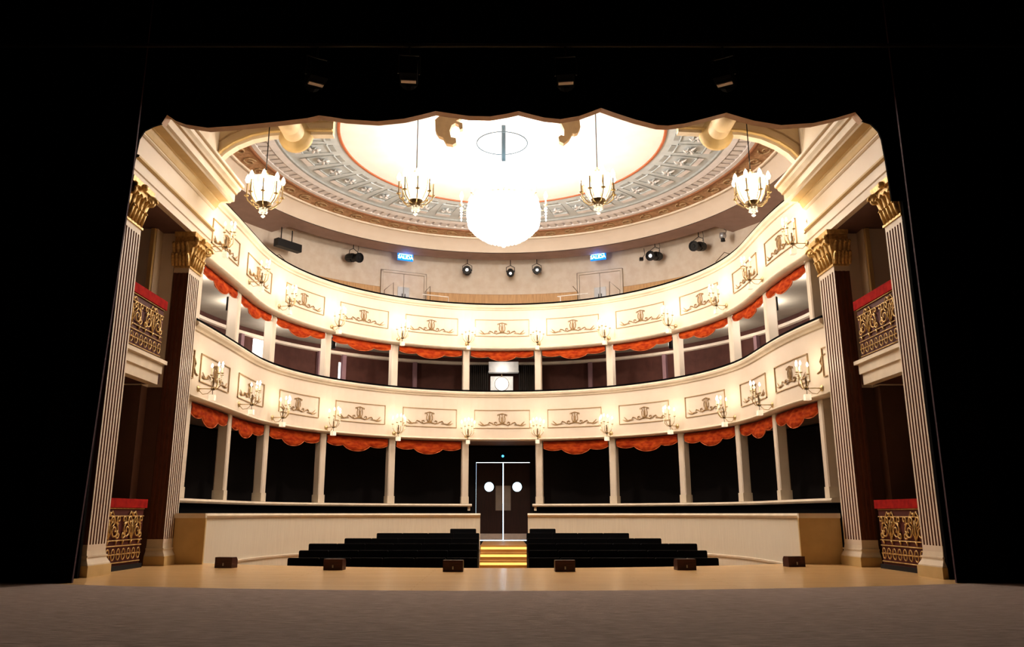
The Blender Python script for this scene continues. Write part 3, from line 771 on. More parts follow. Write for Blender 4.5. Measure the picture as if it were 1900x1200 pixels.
for g, XF, nm in ((-1, XL, 'left'), (1, XR, 'right')):
    sgn = -g
    KCAM = .98 if g < 0 else .965
    # each side below is scaled about the camera in plan, heights scaled to follow
    FX, FY, HZ = (-4.851, 11.76, .983) if g < 0 else (5.018, 11.58, .970)
    CAM_SCALE = lambda p, k=KCAM, x0=XF, fx=FX, fy=FY, hz=HZ: Vector((fx + (p[0] - x0) * k, fy + (p[1] - 12.0) * k, p[2] * hz))
    pilaster('outer fluted cream pilaster with gilded capital on the %s, nearest the stage' % nm, g, XF, *((9.88, 10.34) if g < 0 else (9.78, 10.24)), .45, 6)
    pilaster('inner fluted cream pilaster with gilded capital on the %s, beside the balconies' % nm, g, XF, *((12.07, 12.54) if g < 0 else (11.96, 12.56)), .24, 3)
    def bx(m, a, b, *r, **k):
        x0, x1 = sorted((XF + g * a, XF + g * b)); m.box(x0, x1, *r, **k)
    # side wall: jamb pier, back wall, near return, upper wall
    m = MB(); bx(m, .245, .455, 12.06, 12.3, 2.60, 5.07); bx(m, .455, 2.4, 11.84, 12.12, 2.60, 5.07); struct('wall_' + nm, m, cream)
    m = MB(); bx(m, .245, .455, 12.06, 12.3, 0, 2.60); bx(m, .455, 2.4, 11.84, 12.12, 0, 2.60); struct('wall_lower_' + nm, m, shaded_jamb)  # lower jamb coloured brown in place of shade
    m = MB(); bx(m, .47, .53, 11.78, 11.86, 2.95, 5.06); struct('trim_%d' % (2 if g < 0 else 3), m, ochre)
    m = MB(); bx(m, 1.9, 2.0, 9.7, 11.84, 2.62, 5.07); struct('wall_box_' + nm, m, maroon)
    m = MB(); bx(m, 1.9, 2.0, 9.7, 11.84, 0, 2.62); struct('wall_lower_box_' + nm, m, maroon_dark)  # lower part near-black to carry the box's shade
    m = MB(); bx(m, .47, 1.9, 9.90, 9.96, 0, 5.06); struct('wall_return_' + nm, m, maroon)
    m = MB(); bx(m, .065, 2.2, 9.9, 12.5, 5.072, 5.13); struct('ceiling_box_' + nm, m, mat('box_soffit_' + nm, (.16, .09, .085), .8))
    m = MB(); bx(m, .22, 1.95, 9.9, 11.9, 2.62, 2.9); struct('floor_box_' + nm, m, maroon)
    # fascia under the upper box
    m = MB(); bx(m, .20, .34, 10.30, 11.80, 2.60, 2.92); bx(m, .16, .34, 10.30, 11.82, 2.76, 2.92); bx(m, .10, .34, 10.30, 11.84, 2.90, 2.955)
    struct('trim_%d' % (4 if g < 0 else 5), m, cream_trim)
    # railings
    for lv, z0, zi0, zi1, zr in (('upper', 2.96, 2.985, 3.705, 3.85), ('lower', .05, .085, .80, .93)):
        t = thing('box_railing', '%s %s box railing of gilded scrollwork with a red padded top' % (lv, nm), 'railing', (XF + g * .15, 11.1, z0))
        m = MB(); bx(m, .13, .27, 10.30, 11.72, zi1 + .01, zr); m.build('padded_rail', red_velvet, t)
        m = MB(); bx(m, .17, .20, 10.30, 11.70, z0, zi1 + .01); m.build('backing_panel', mat('backing_%s_%s' % (lv, nm), (.09, .014, .012), .6), t)
        m = MB(); ironwork(m, XF + g * .165, 10.34, 11.68, zi0, zi1, sgn); m.build('scrollwork', gold, t, True)
        if lv == 'lower':
            m = MB(); bx(m, .13, .25, 10.30, 11.72, 0, .06); m.build('sill', maroon_dark, t)
    # entablature
    t = thing('entablature', 'moulded cream entablature above the %s pilasters' % nm, 'entablature', (XF, 11.3, 5.07))
    def ent(name, prof, mt, y1=12.75):
        m = MB(); fr = [(lambda o, z, y=y: Vector((XF + sgn * o, y, z))) for y in (9.86, y1)]
        m.sweep(prof, fr); return m.build(name, mt, t)
    ent('architrave', [(-.06, 5.07), (.03, 5.07), (.03, 5.19), (.05, 5.20), (.05, 5.345), (-.06, 5.345)], cream)
    ent('torus_moulding', [(-.4, 5.345), (.06, 5.345), (.095, 5.36), (.10, 5.385), (.06, 5.40), (-.4, 5.40)], ochre)
    ent('frieze', [(-.4, 5.40), (.03, 5.40), (.03, 5.74), (-.4, 5.74)], cream)
    ent('bed_moulding', [(-.4, 5.74), (.05, 5.74), (.09, 5.77), (.12, 5.83), (.13, 5.86), (.15, 5.87), (.15, 5.885), (.28, 5.895), (-.4, 5.90)], ochre)
    ent('bed_roll', [(-.1, 5.735), (.05, 5.735), (.075, 5.75), (.085, 5.775), (.075, 5.80), (.05, 5.81), (-.1, 5.81)], cream_trim)
    ent('cornice', [(-.4, 5.90), (.28, 5.90), (.30, 5.92), (.35, 5.93), (.35, 6.05), (.38, 6.06), (.40, 6.09), (.44, 6.12), (.46, 6.17), (.50, 6.18), (.50, 6.22), (-.4, 6.22)], cream_trim, 12.85)
    ent('gilt_fillet', [(.345, 6.048), (.385, 6.058), (.385, 6.068), (.345, 6.058)], gilt_line, 12.86)
    ent('gilt_fillet', [(.455, 6.16), (.485, 6.172), (.485, 6.184), (.455, 6.172)], gilt_line, 12.86)
    m = MB(); bx(m, .05, .3, 9.95, 13.3, 6.22, 9.2); struct('wall_upper_' + nm, m, cream)
    # arch with curved haunch and stub beam
    t = thing('proscenium_arch', 'ochre arch haunch with a stub beam at the upper %s of the hall' % nm, 'arch', (XF, 13, 6.2))
    YA = 13.0
    if g < 0: pl = [(398, 312), (405, 300), (420, 286), (440, 273), (470, 261), (505, 254), (540, 252), (580, 252), (618, 252)]
    else: pl = [(1485, 316), (1475, 300), (1462, 287), (1440, 273), (1412, 261), (1375, 253), (1340, 251), (1300, 249), (1258, 247)]
    low = [at_y(u, v, YA) for u, v in pl]
    lowpts = [(p.x, p.z) for p in low]
    def band(name, d0, d1, ya, yb, mt):
        m = MB(); n = len(lowpts)
        def offs(d):
            out = []
            for i, (x, z) in enumerate(lowpts):
                a = lowpts[max(0, i - 1)]; b = lowpts[min(n - 1, i + 1)]; tx, tz = b[0] - a[0], b[1] - a[1]; l = math.hypot(tx, tz)
                nx, nz = -tz / l, tx / l
                if nz < 0: nx, nz = -nx, -nz
                out.append((x + nx * d, z + nz * d))
            return out
        A, B = offs(d0), offs(d1)
        for i in range(n - 1):
            q = [A[i], A[i + 1], B[i + 1], B[i]]
            vs = [(x, ya, z) for x, z in q] + [(x, yb, z) for x, z in q]
            m.add(vs, [(0, 1, 2, 3), (7, 6, 5, 4), (0, 4, 5, 1), (1, 5, 6, 2), (2, 6, 7, 3), (3, 7, 4, 0)])
        return m.build(name, mt, t)
    band('arch_lip', 0, .06, 12.97, 13.12, cream_trim)
    band('arch_bead', .055, .085, 12.90, 13.12, ochre)
    band('arch_face', .085, .25, 12.97, 13.12, arch_paint)
    band('arch_outer_bead', .25, .265, 12.94, 13.12, gilt_line)
    band('arch_outer_face', .265, .50, 12.96, 13.12, arch_paint)
    band('arch_rim', .50, .525, 12.92, 13.12, ochre)
    # spandrel above the arch up to the ceiling
    m = MB(); n = len(lowpts)
    tops = [(x, 8.1) for x, z in lowpts]
    for i in range(n - 1):
        a, b = lowpts[i], lowpts[i + 1]
        q = [(a[0], a[1] + .45), (b[0], b[1] + .45), (b[0], 8.12), (a[0], 8.12)]
        vs = [(x, 13.0, z) for x, z in q] + [(x, 13.3, z) for x, z in q]
        m.add(vs, [(0, 1, 2, 3), (7, 6, 5, 4), (0, 4, 5, 1), (1, 5, 6, 2), (2, 6, 7, 3), (3, 7, 4, 0)])
    xw = XF + g * .3
    vs = [(x, y, z) for x in (lowpts[0][0], xw) for y in (13.0, 13.3) for z in (6.0, 8.12)]
    m.add(vs, [(0, 1, 3, 2), (4, 6, 7, 5), (0, 4, 5, 1), (2, 3, 7, 6), (0, 2, 6, 4), (1, 5, 7, 3)])
    m.build('spandrel', cream, t)
    # rolled console under the beam
    cu = at_y(547 if g < 0 else 1331, 250 if g < 0 else 246, 12.95)
    t = thing('roll_console', 'rolled ochre console with a flared collar on the %s arch' % nm, 'console', cu)
    m = MB(); m.lathe([(.001, -1.0), (.185, -1.0), (.185, -.35), (.175, -.33), (.175, -.31), (.185, -.29), (.185, -.06)], cu, 28, axis='y'); m.build('roll', arch_paint, t, True)
    m = MB(); m.lathe([(.185, -.08), (.20, -.06), (.25, -.01), (.30, .05), (.30, .12), (.18, .12)], cu, 28, axis='y'); m.build('collar', ochre, t, True)

CAM_SCALE = None
# ================================================================== STAGE MASKING
def VY(u, v, Y=9.30): p = at_y(u, v, Y); return (p.x, p.z)
edge = [(237, 372), (249, 300), (258, 257), (268, 242), (284, 234), (300, 229), (310, 213), (326, 224), (345, 231), (385, 237), (440, 233), (520, 225), (570, 219), (592, 214),
        (615, 217), (640, 221), (700, 225), (750, 220), (785, 212), (808, 206), (835, 210), (870, 215), (910, 216), (940, 211), (962, 206), (985, 212), (1010, 218), (1040, 221), (1075, 215), (1100, 206), (1115, 200),
        (1140, 209), (1180, 222), (1220, 232), (1240, 233), (1270, 229), (1310, 219), (1348, 209), (1375, 217), (1400, 224), (1450, 232), (1510, 228), (1550, 219), (1587, 208), (1600, 224), (1616, 229), (1630, 243), (1636, 258), (1644, 300), (1655, 372)]
pts = [VY(u, v) for u, v in edge]  # outer ends shaped down in black for the shaded entablature ends
poly = [(-9.6, pts[0][1])] + pts + [(9.6, pts[-1][1]), (9.6, 9.6), (-9.6, 9.6)]
m = MB()
def quadstrip(pts_, y0, y1):
    n = len(pts_)
    # front and back skins as vertical strips up to the top
    for i in range(n - 1):
        a, b = pts_[i], pts_[i + 1]
        for y in (y0, (y1 if 6 <= i <= n - 8 else y0 + .03)):
            m.add([(a[0], y, a[1]), (b[0], y, b[1]), (b[0], y, 9.6), (a[0], y, 9.6)], [(0, 1, 2, 3)], 0)
        inner = 6 <= i <= n - 8
        y2 = y1 if inner else y0 + .03
        m.add([(a[0], y0, a[1]), (b[0], y0, b[1]), (b[0], y2, b[1]), (a[0], y2, a[1])], [(0, 1, 2, 3)], 1 if inner else 0)
quadstrip([(-9.6, pts[0][1] - .0)] + pts + [(9.6, pts[-1][1])], 9.30, 9.42)
tag(m.build('stage_pelmet', [black, tan_edge]), 'wide black scalloped pelmet with a tan lower edge across the proscenium', 'pelmet')
for g in (-1, 1):
    if g < 0: b_, t_ = at_y(133, 1080, 8.9), at_y(237, 380, 8.9)
    else: b_, t_ = at_y(1775, 1076, 8.9), at_y(1687, 380, 8.9)
    m = MB(); k = (t_.x - b_.x) / (t_.z - b_.z); xe = lambda z: b_.x + k * (z - b_.z)
    n = 30; vs = []; fs = []
    for i in range(n + 1):
        d = i / n * 5.2; y = 8.9 + (.05 * math.sin(d * 9) if i else 0)
        for z in (.0, 4.8, 9.5): vs.append((xe(z if z < 5 else 4.8) + g * d, y, z))
    for i in range(n):
        for j in range(2): a = i * 3 + j; fs.append((a, a + 1, a + 4, a + 3))
    m.add(vs, fs); m.add([(x, y + .03, z) for x, y, z in vs], fs)
    e0 = [vs[0], vs[1], vs[2]]; m.add([e0[0], e0[1], e0[2]] + [(x, y + .03, z) for x, y, z in e0], [(0, 1, 4, 3), (1, 2, 5, 4)], 1)  # leading edge coloured lighter for the light it catches
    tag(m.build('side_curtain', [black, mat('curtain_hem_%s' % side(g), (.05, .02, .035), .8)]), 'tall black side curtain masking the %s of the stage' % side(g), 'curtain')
    # added black flat in place of shade on the pilaster's stage side
    XF = XL * .98 if g < 0 else XR * .965
    m = MB(); x0, x1 = sorted((XF, XF + g * 1.6)); y_ = 9.57 if g < 0 else 9.42; m.box(x0, x1, y_ - .05, y_, .0, 5.15)
    tag(m.build('masking_flat', black), 'black masking flat against the outer pilaster on the %s' % side(g), 'masking flat')
# stage carpet
m = MB(); cv = lambda x: 7.97 + 1.05 * (x / 5.5) ** 2
N = 40; xs = [-9.4 + 18.8 * i / N for i in range(N + 1)]
poly = [(x, min(cv(x), 8.84)) for x in xs] + [(9.4, -2.9), (-9.4, -2.9)]
m.prism(poly, lambda a, b: (a, b, .006), lambda a, b: (a, b, .001))
tag(m.build('stage_carpet', carpet_m), 'dark grey-brown dance carpet covering the near stage', 'carpet')
# footlight boxes
FB = [(418, 1053, 'leftmost'), (620, 1057, 'second from the left'), (841, 1060, 'third from left, beside the aisle'), (1048, 1060, 'fourth from left, beside the aisle'), (1272, 1057, 'second from the right'), (1475, 1051, 'rightmost')]
for i, (u, v, wh) in enumerate(FB):
    p = at_z(u, v, 0)
    t = thing('footlight_box', 'small dark wooden footlight box at the stage edge, %s' % wh, 'footlight box', p, math.radians((-12, -7, -2, 2, 7, 12)[i]), 'footlight boxes along the stage edge')
    m = MB(); W = .128; m.prism([(-.06, 0), (.09, 0), (.09, .10), (.06, .14), (-.06, .14)], lambda a, b: (-W, a, b), lambda a, b: (W, a, b)); m.build('case', box_wood, t, local=True)
    m = MB(); m.box(-.008, .008, -.068, -.058, .03, .065); m.build('latch', steel, t, local=True)
# scroll ornaments and stage spotlights
SCR = [('left', [(807, 222), (815, 215), (828, 205), (850, 207), (858, 214), (852, 221), (845, 224), (858, 228), (859, 238), (853, 240), (851, 231), (845, 228), (838, 232), (834, 242), (837, 254), (846, 256), (847, 264), (840, 268), (828, 266), (822, 255), (814, 252), (808, 243)]),
       ('right', [(1038, 222), (1075, 218), (1077, 236), (1072, 246), (1066, 248), (1062, 247), (1056, 258), (1046, 266), (1038, 262), (1036, 254), (1041, 250), (1047, 252), (1047, 240), (1042, 230)])]
for nm, pl in SCR:
    q = [VY(u, v, 12.9) for u, v in pl]; m = MB()
    m.prism(q, lambda a, b: (a, 12.9, b), lambda a, b: (a, 13.02, b))
    xm = VY(832 if nm == 'left' else 1062, 222, 12.9); m.box(xm[0] - .12, xm[0] + .12, 12.91, 13.01, xm[1], 8.13)  # box added as a support up to the ceiling, behind the pelmet
    tag(m.build('scroll_ornament', tan_scroll), 'tan plaster scroll hanging from the ceiling, %s of the chandelier' % nm, 'ornament')
for i, (u, v, wh, yaw) in enumerate([(586, 157, 'leftmost', .5), (758, 152, 'second from the left, over the lantern', .1), (1050, 155, 'third from the left', -.1), (1345, 157, 'rightmost', -.5)]):
    p = at_y(u, v, 8.2)
    t = thing('stage_spotlight', 'dark stage spotlight hung above the pelmet, %s of four' % wh, 'spotlight', p, yaw, 'spotlights above the stage')
    m = MB(); m.box(-.10, .10, -.16, .12, .02, .2); m.lathe([(.10, .12), (.105, .2), (.001, .2)], (0, 0, .11), 14, axis='y'); m.build('housing', black, t, local=True)
    m = MB(); m.box(-.085, .085, -.03, .03, -.0, .012); m.build('barn_door', mat('worn_steel_%d' % i, (.85, .72, .64), .5, .0), t, local=True)  # pale strip, light caught under the spotlight put into its colour
    m = MB(); m.tube([(-.12, 0, .1), (-.12, 0, .34), (.12, 0, .34), (.12, 0, .1)], .012, 5); m.tube([(0, 0, .34), (0, 0, .5)], .012, 5); m.build('yoke', black_metal, t, local=True)
p0 = at_y(586, 157, 8.2)
m = MB(); m.tube([(-6, 8.2, p0.z + .5), (6, 8.2, p0.z + .5)], .024, 8); tag(m.build('lighting_bar', black_metal), 'dark lighting bar above the pelmet carrying the stage spotlights', 'lighting bar')

# ================================================================== HANGING LIGHTS
def lantern():
    t = thing('hanging_lantern', '', 'lantern')
    m = MB(); m.lathe([(.001, .06), (.04, .05), (.05, .0), (.11, -.03), (.115, -.05), (.02, -.05)], (0, 0, .30), 16); m.tube([(0, 0, .34), (0, 0, .40)], .012, 6); m.build('top_cap', brass, t, True, True)
    m = MB(); m.lathe([(.232, .24), (.24, .20), (.235, .08), (.20, -.06), (.14, -.17), (.11, -.19), (.13, -.17), (.19, -.06), (.225, .08), (.23, .20), (.222, .24)], (0, 0, 0), 24); m.build('glass_shade', lantern_glass, t, True, True)
    m = MB()
    for i in range(8):
        q = i * PI / 4 + .2; c_, s_ = math.cos(q), math.sin(q)
        m.tube([(.06 * c_, .06 * s_, -.24), (.16 * c_, .16 * s_, -.24), (.26 * c_, .26 * s_, -.15), (.285 * c_, .285 * s_, -.08)], .011, 5)
        m.lathe([(.01, 0), (.038, .015), (.04, .025), (.012, .03)], (.285 * c_, .285 * s_, -.09), 8)
        m.tube([(.242 * c_, .242 * s_, .24), (.245 * c_, .245 * s_, .08), (.205 * c_, .205 * s_, -.06), (.145 * c_, .145 * s_, -.17)], .006, 4)
    m.build('branch_arms', brass, t, True, True)
    for i in range(8):
        q = i * PI / 4 + .2; candle(t, .285 * math.cos(q), .285 * math.sin(q), -.07, .22, 2.1, sleeve_dark)
    m = MB(); m.lathe([(.001, .22), (.08, .20), (.12, .12), (.09, -.02), (.03, -.08), (.001, -.09)], (0, 0, 0), 14); m.build('inner_lamp', bulb, t, True, True)
    m = MB(); m.lathe([(.12, -.17), (.125, -.19), (.09, -.25), (.04, -.28), (.001, -.285)], (0, 0, 0), 18); m.build('bottom_bowl', bronze, t, True, True)
    for i in range(7): q = i * 2 * PI / 7; drop(t, (.06 * math.cos(q), .06 * math.sin(q), -.27), .09, .018)
    drop(t, (0, 0, -.28), .16, .034)
    return t
proto = lantern()
for i, (u, v, wh) in enumerate([(491, 358, 'outermost on the left'), (772, 354, 'just left of the chandelier'), (1109, 352, 'just right of the chandelier'), (1395, 356, 'outermost on the right')]):
    p = at_y(u, v, 12.4)
    o = proto if i == 0 else copy_tree(proto)
    o.location = p; o['group'] = 'lanterns hanging before the arch'; o['label'] = 'lit brass candle lantern hanging on a long cord, %s' % wh
    m = MB(); m.tube([(0, 0, .39), (0, 0, 8.05 - p.z)], .009, 5); m.build('cord', black_metal, o, local=True)
    light('lantern_light', p + Vector((0, 0, .55)), P_LANTERN * .28, WARM, .1)
    light('lantern_light', p + Vector((0, 0, -.62)), P_LANTERN * .5, WARM, .1)

cz = Vector((0.03, 15.1, 6.6))
t = thing('chandelier', 'huge glowing crystal basket chandelier in the centre of the ceiling', 'chandelier', cz)
m = MB(); m.tube([(cz.x, 15.1, 8.55), (cz.x, 15.1, 7.55)], .045, 10); m.build('rod', rod_m, t)
m = MB()
for k in range(40):
    q = 2 * PI * k / 40; c_, s_ = math.cos(q), math.sin(q)
    prof = [(.18, 1.0), (.20, .85), (.28, .6), (.42, .4), (.66, .22)]
    for (r0, h0), (r1, h1) in zip(prof[:-1], prof[1:]):
        for i in range(3):
            f = i / 3; r = r0 + (r1 - r0) * f; h = h0 + (h1 - h0) * f; m.ball(cz + Vector((r * c_, r * s_, h)), .028, 5, 1.5)
m.build('crystal_chains', crystal, t)
m = MB()
rows = [(.66, .24, 42), (.68, .14, 44), (.70, .04, 44), (.70, -.06, 44), (.69, -.16, 44), (.67, -.26, 42), (.58, -.36, 40), (.48, -.44, 34), (.37, -.51, 26), (.24, -.56, 16), (.12, -.60, 9)]
for r, h, n in rows:
    for k in range(n):
        q = 2 * PI * (k + (.5 if int(h * 100) % 2 else 0)) / n; m.ball(cz + Vector((r * math.cos(q), r * math.sin(q), h)), .052, 6, 1.25)
m.ball(cz + Vector((0, 0, -.66)), .055, 8, 1.2)
m.lathe([(.64, .25), (.67, .0), (.66, -.22), (.54, -.38), (.36, -.50), (.16, -.57), (.001, -.60)], cz, 40)
m.build('crystal_basket', crystal, t)
m = MB(); m.tube([cz + Vector((.68 * math.cos(2 * PI * k / 48), .68 * math.sin(2 * PI * k / 48), .22)) for k in range(48)], .02, 6, True); m.build('frame_ring', brass, t)
for k in range(8):
    q = 2 * PI * k / 8; c_, s_ = math.cos(q), math.sin(q)
    m = MB(); m.tube([cz + Vector((r * c_, r * s_, h)) for r, h in ((.66, .15), (.74, .06), (.82, .06), (.85, .16))], .012, 5)
    m.lathe([(.01, 0), (.05, .02), (.01, .03)], cz + Vector((.85 * c_, .85 * s_, .16)), 8)
    arm = m.build('candle_arm', brass, t)
    m = MB(); m.lathe([(.012, .17), (.012, .30), (.03, .32), (.04, .37), (.025, .43), (.001, .47)], cz + Vector((.85 * c_, .85 * s_, 0)), 10); m.build('candle_bulb', bulb, arm, True)
    m = MB(); prof = []
    for i in range(5): rr = .036 - .005 * i; z_ = .13 - .06 * i; prof += [(.004, z_), (rr, z_ - .03)]
    m.lathe(prof + [(.001, -.18)], cz + Vector((.85 * c_, .85 * s_, 0)), 8); m.build('crystal_drop', crystal, arm)
light('chandelier_light_upper', cz + Vector((0, 0, 1.12)), P_CHAND * .185, (1, .92, .84), .22)
for k in range(4):
    q = PI / 4 + k * PI / 2
    light('chandelier_light', cz + Vector((1.0 * math.cos(q), 1.0 * math.sin(q), .45)), P_CHAND * .13, (1, .88, .76), .18)
light('chandelier_light_lower', cz + Vector((0, 0, -.95)), P_CHAND * .33, (1, .84, .66), .20)

# ================================================================== GALLERY FITTINGS
def on_wall(u, v, R): 
    p = on_ring(u, v, R); return p, math.atan2(p.x, p.y - YC)
# exit signs
for u, v, nm in ((752, 477, 'left'), (1110, 476, 'right')):
    p, a = on_wall(u, v, 6.75)
    t = thing('exit_sign', 'glowing blue exit sign on the gallery wall, %s of the chandelier' % nm, 'exit sign', p, -a)
    m = MB(); m.box(-.22, .22, -.03, .03, -.10, .10); m.build('light_box', exit_blue, t, local=True)
    m = MB(); m.box(-.19, .19, -.036, -.03, .055, .075); m.tube([(-.15, 0, .10), (-.15, 0, .2)], .006, 4); m.tube([(.15, 0, .10), (.15, 0, .2)], .006, 4); m.build('light_bar', exit_text, t, local=True)
    cu = bpy.data.curves.new('exit_text', 'FONT'); cu.body = 'SALIDA'; cu.size = .135; cu.align_x = 'CENTER'; cu.align_y = 'CENTER'; cu.extrude = .003; cu.offset = .003
    tmp = bpy.data.objects.new('exit_text', cu); col.objects.link(tmp)
    bpy.context.view_layer.update()
    me = bpy.data.meshes.new_from_object(tmp.evaluated_get(bpy.context.evaluated_depsgraph_get()))
    bpy.data.objects.remove(tmp)
    me.materials.clear(); me.materials.append(exit_text)
    o = bpy.data.objects.new('lettering', me); col.objects.link(o); o.parent = t; o.location = (0, -.036, -.02); o.rotation_euler = (PI / 2, 0, 0)
    light('exit_light', p + Vector((-math.sin(a), -math.cos(a), 0)) * .12 + Vector((0, 0, -.05)), 2.2, (.03, .25, 1), .08)
# gallery doors
for i, (u0, u1, vt, nm) in enumerate(((709, 789, 505, 'left'), (1073, 1153, 503, 'right'))):
    p, a = on_wall((u0 + u1) / 2, vt, RG - .03)
    Wd = abs(u1 - u0) / FPX * (p.y * _c + (p.z - HC) * _s) / max(.6, math.cos(a))
    M = Matrix.Translation((p.x, p.y, 0)) @ Matrix.Rotation(-a, 4, 'Z'); hw = Wd / 2
    m = MB(); m.box(-hw, -hw + .06, -.05, .02, 5.6, p.z, M); m.box(hw - .06, hw, -.05, .02, 5.6, p.z, M); m.box(-hw, hw, -.05, .02, p.z - .06, p.z, M)
    d_ = struct('door_%d' % (i + 2), m, beige)
    for g in (-1, 1):
        m = MB(); x0, x1 = sorted((g * .006, g * (hw - .07))); m.box(x0, x1, -.03, .0, 5.62, p.z - .07, M); lf = m.build('door_leaf', beige, d_)
        pzb = on_ring((u0 + u1) / 2, 534, RG).z
        m = MB(); x0, x1 = sorted((g * .01, g * .17)); m.box(x0, x1, -.045, -.03, pzb - .5, pzb, M); m.build('push_plate', steel, lf)
        m = MB(); m.tube([M @ Vector((g * .04, -.07, pzb - .2)), M @ Vector((g * .04, -.07, pzb - .45))], .01, 5); m.build('handle', black_metal, lf)
    m = MB(); m.tube([M @ Vector((-hw, -.055, 5.6)), M @ Vector((-hw, -.055, p.z)), M @ Vector((hw, -.055, p.z)), M @ Vector((hw, -.055, 5.6))], .008, 4); m.build('door_outline', bronze, d_)
# dado
m = MB(); o = R0 - RG
def dado(u0, u1):
    a0 = math.atan2(on_ring(u0, 530, RG).x, on_ring(u0, 530, RG).y - YC); a1 = math.atan2(on_ring(u1, 530, RG).x, on_ring(u1, 530, RG).y - YC)
    m.sweep([(o, 5.6), (o + .03, 5.6), (o + .03, 6.93), (o, 6.95)], frames(a0 * R0, a1 * R0, 24))
dado(590, 708); dado(792, 1071); dado(1156, 1300); struct('trim_6', m, wood_dado)
# handrails
def rail(name, label, pts_uv, R, r, mt, group=None):
    m = MB(); m.tube([on_ring(u, v, R) for u, v in pts_uv], r, 6); tag(m.build(name, mt), label, 'handrail', group)
rail('handrail', 'thin dark handrail before the left gallery door', [(713, 560), (713, 538), (730, 524), (730, 560)], 6.6, .010, bronze)
rail('handrail', 'short sloping dark handrail right of the left gallery door', [(789, 560), (789, 541), (798, 531), (798, 560)], 6.6, .010, bronze)
rail('handrail', 'thin dark handrail at the right gallery door', [(1131, 560), (1131, 522), (1150, 538), (1150, 560)], 6.6, .010, bronze)
rail('handrail', 'short sloping dark handrail left of the right gallery door', [(1063, 531), (1073, 543), (1073, 565)], 6.6, .010, bronze)
rail('handrail', 'low white handrail in the gallery, left of centre', [(784, 546), (832, 551), (832, 566)], 5.6, .014, white_rail)
rail('handrail', 'low white handrail in the gallery, right of centre', [(1091, 544), (1034, 550), (1040, 551), (1040, 566)], 5.6, .014, white_rail)
rail('handrail', 'bent dark handrail in the gallery below the long strip light', [(510, 476), (518, 472), (532, 487)], 5.6, .009, bronze)
rail('handrail', 'bent dark handrail at the right end of the gallery', [(1328, 486), (1344, 468), (1356, 472)], 5.6, .009, bronze)
# spotlights
zs_top = ZS + .27
def spot(u, v, R, label, yaw, pitch, size=1.0, lit=True, wire=False):
    p, a = on_wall(u, v, R)
    t = thing('gallery_spotlight', label, 'spotlight', p, 0, 'gallery spotlights')
    M = Matrix.Rotation(yaw, 4, 'Z') @ Matrix.Rotation(pitch, 4, 'X')
    S = lambda x, y, z: M @ Vector((x * size, y * size, z * size))
    m = MB(); n = 16
    prof = [(.001, .22), (.09, .22), (.11, .16), (.115, .0), (.10, -.02), (.10, -.20), (.125, -.22), (.125, -.26), (.10, -.26)]
    b_ = MB(); b_.lathe(prof, (0, 0, 0), n, axis='y'); b_.box(-.125, -.11, -.1, .12, -.05, .05); b_.box(.11, .125, -.1, .12, -.05, .05)
    m.add([S(*q) for q in b_.v], b_.f); m.build('housing', black_metal, t, local=True)
    b_ = MB(); b_.lathe([(.001, -.235), (.098, -.235), (.098, -.24)], (0, 0, 0), n, axis='y', mi=0); b_.lathe([(.001, -.25), (.03, -.248), (.045, -.236)], (0, 0, 0), n, axis='y', mi=1); m = MB(); m.add([S(*q) for q in b_.v], b_.f); m.mi = list(b_.mi); m.build('lens', [black_metal, lens_m if lit else black_metal], t, local=True)
    top = zs_top - p.z
    m = MB(); m.tube([S(-.14, 0, 0), S(-.14, 0, .16), (0, 0, .24 * size), S(.14, 0, .16), S(.14, 0, 0)], .010, 5); m.tube([(0, 0, .24 * size), (0, 0, top)], .012, 5)
    if wire: m.tube([(.10, .03, .1), (.14, .03, .3), (.10, .03, top)], .006, 4)
    m.build('yoke', black_metal, t, local=True)
spot(655, 478, 6.95, 'black spotlight pair hung in the gallery below the left exit sign side', .9, .2, 1.1, False, True)
spot(867, 503, 6.95, 'round black gallery spotlight, left one of the three beside the chandelier', 0, .12, .95)
spot(947, 505, 6.95, 'narrow black gallery spotlight just below the chandelier', 0, .45, .85)
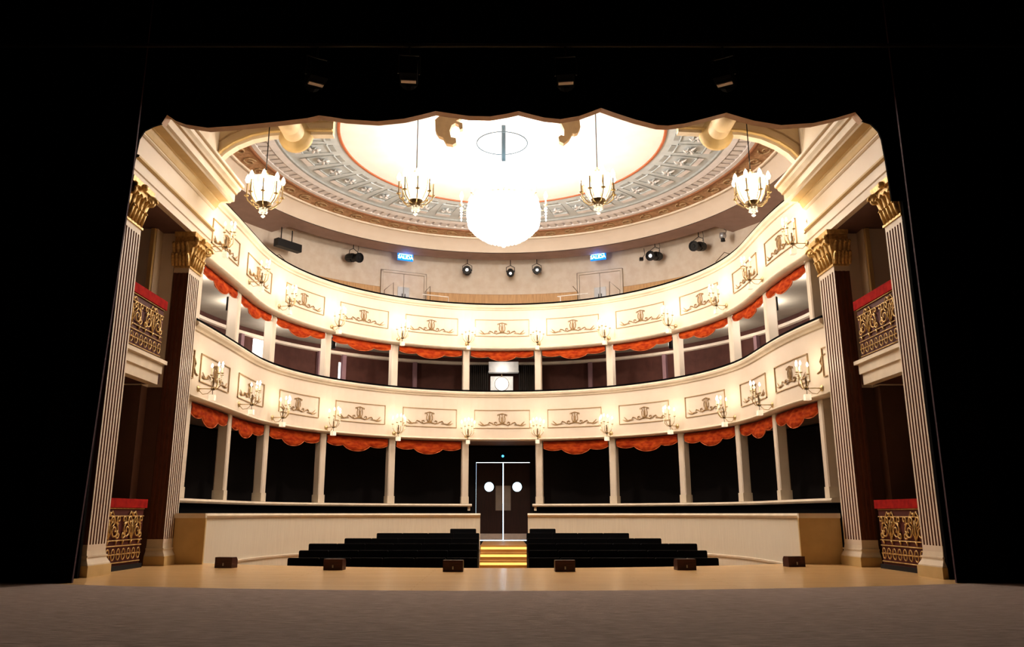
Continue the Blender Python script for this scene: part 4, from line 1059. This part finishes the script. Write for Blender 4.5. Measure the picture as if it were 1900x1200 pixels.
spot(996, 502, 6.95, 'round black gallery spotlight, right one of the three beside the chandelier', 0, .2, .9)
spot(1216, 475, 6.95, 'black gallery spotlight with a bright lens, right of the right exit sign', -.75, .2, 1.1, wire=True)
spot(1297, 457, 6.95, 'rightmost black gallery spotlight with hanging cables', -.8, .2, 1.1, False, True)
# strip light
a_, b_ = on_ring(512, 449, 6.85), on_ring(556, 462, 6.85)
t = thing('strip_light', 'long black strip light hung on two rods at the left of the gallery', 'strip light', a_)
d_ = (b_ - a_); d_.z = 0; L = d_.length; M = Matrix.Translation(((a_ + b_) / 2)) @ Matrix.Rotation(math.atan2(d_.y, d_.x), 4, 'Z')
m = MB(); m.box(-L / 2, L / 2, -.09, .09, -.10, .10, M); m.build('housing', black_metal, t)
m = MB()
for f in (-.3, .15): q = M @ Vector((f * L, 0, .1)); m.tube([q, (q.x, q.y, ZS)], .014, 5)
m.build('hanging_rods', black_metal, t)
p, a = on_wall(1341, 438, 6.95)
t = thing('bulkhead_lamp', 'small grey lamp at the right end of the gallery soffit', 'lamp', p)
m = MB(); m.lathe([(.001, .1), (.08, .08), (.09, .0), (.07, -.06), (.001, -.07)], p, 14); m.build('shade', steel, t, True)
m = MB(); m.lathe([(.05, -.06), (.06, -.14), (.001, -.15)], p, 10); m.tube([p + Vector((.06, 0, .05)), p + Vector((.1, 0, .15)), p + Vector((.04, 0, ZS - p.z))], .008, 5); m.build('holder', black_metal, t, True)
p, a = on_wall(1190, 480, 6.9)
m = MB(); m.box(p.x - .05, p.x + .05, p.y - .05, p.y + .05, p.z - .05, p.z + .03); m.tube([p + Vector((.03, 0, .03)), p + Vector((.1, 0, .12)), p + Vector((.08, 0, .3))], .008, 5)
tag(m.build('cable_box', black_metal), 'small black cable box left of the right-hand gallery spotlight', 'cable box')
m = MB()
for i in range(46): pass
m.tube([U(R0 * math.radians(-50 + 100 * i / 45), R0 - 6.98, zs_top - .02) for i in range(46)], .024, 6); tag(m.build('lighting_rail', black_metal), 'dark curved lighting rail in the slot above the gallery', 'lighting rail')
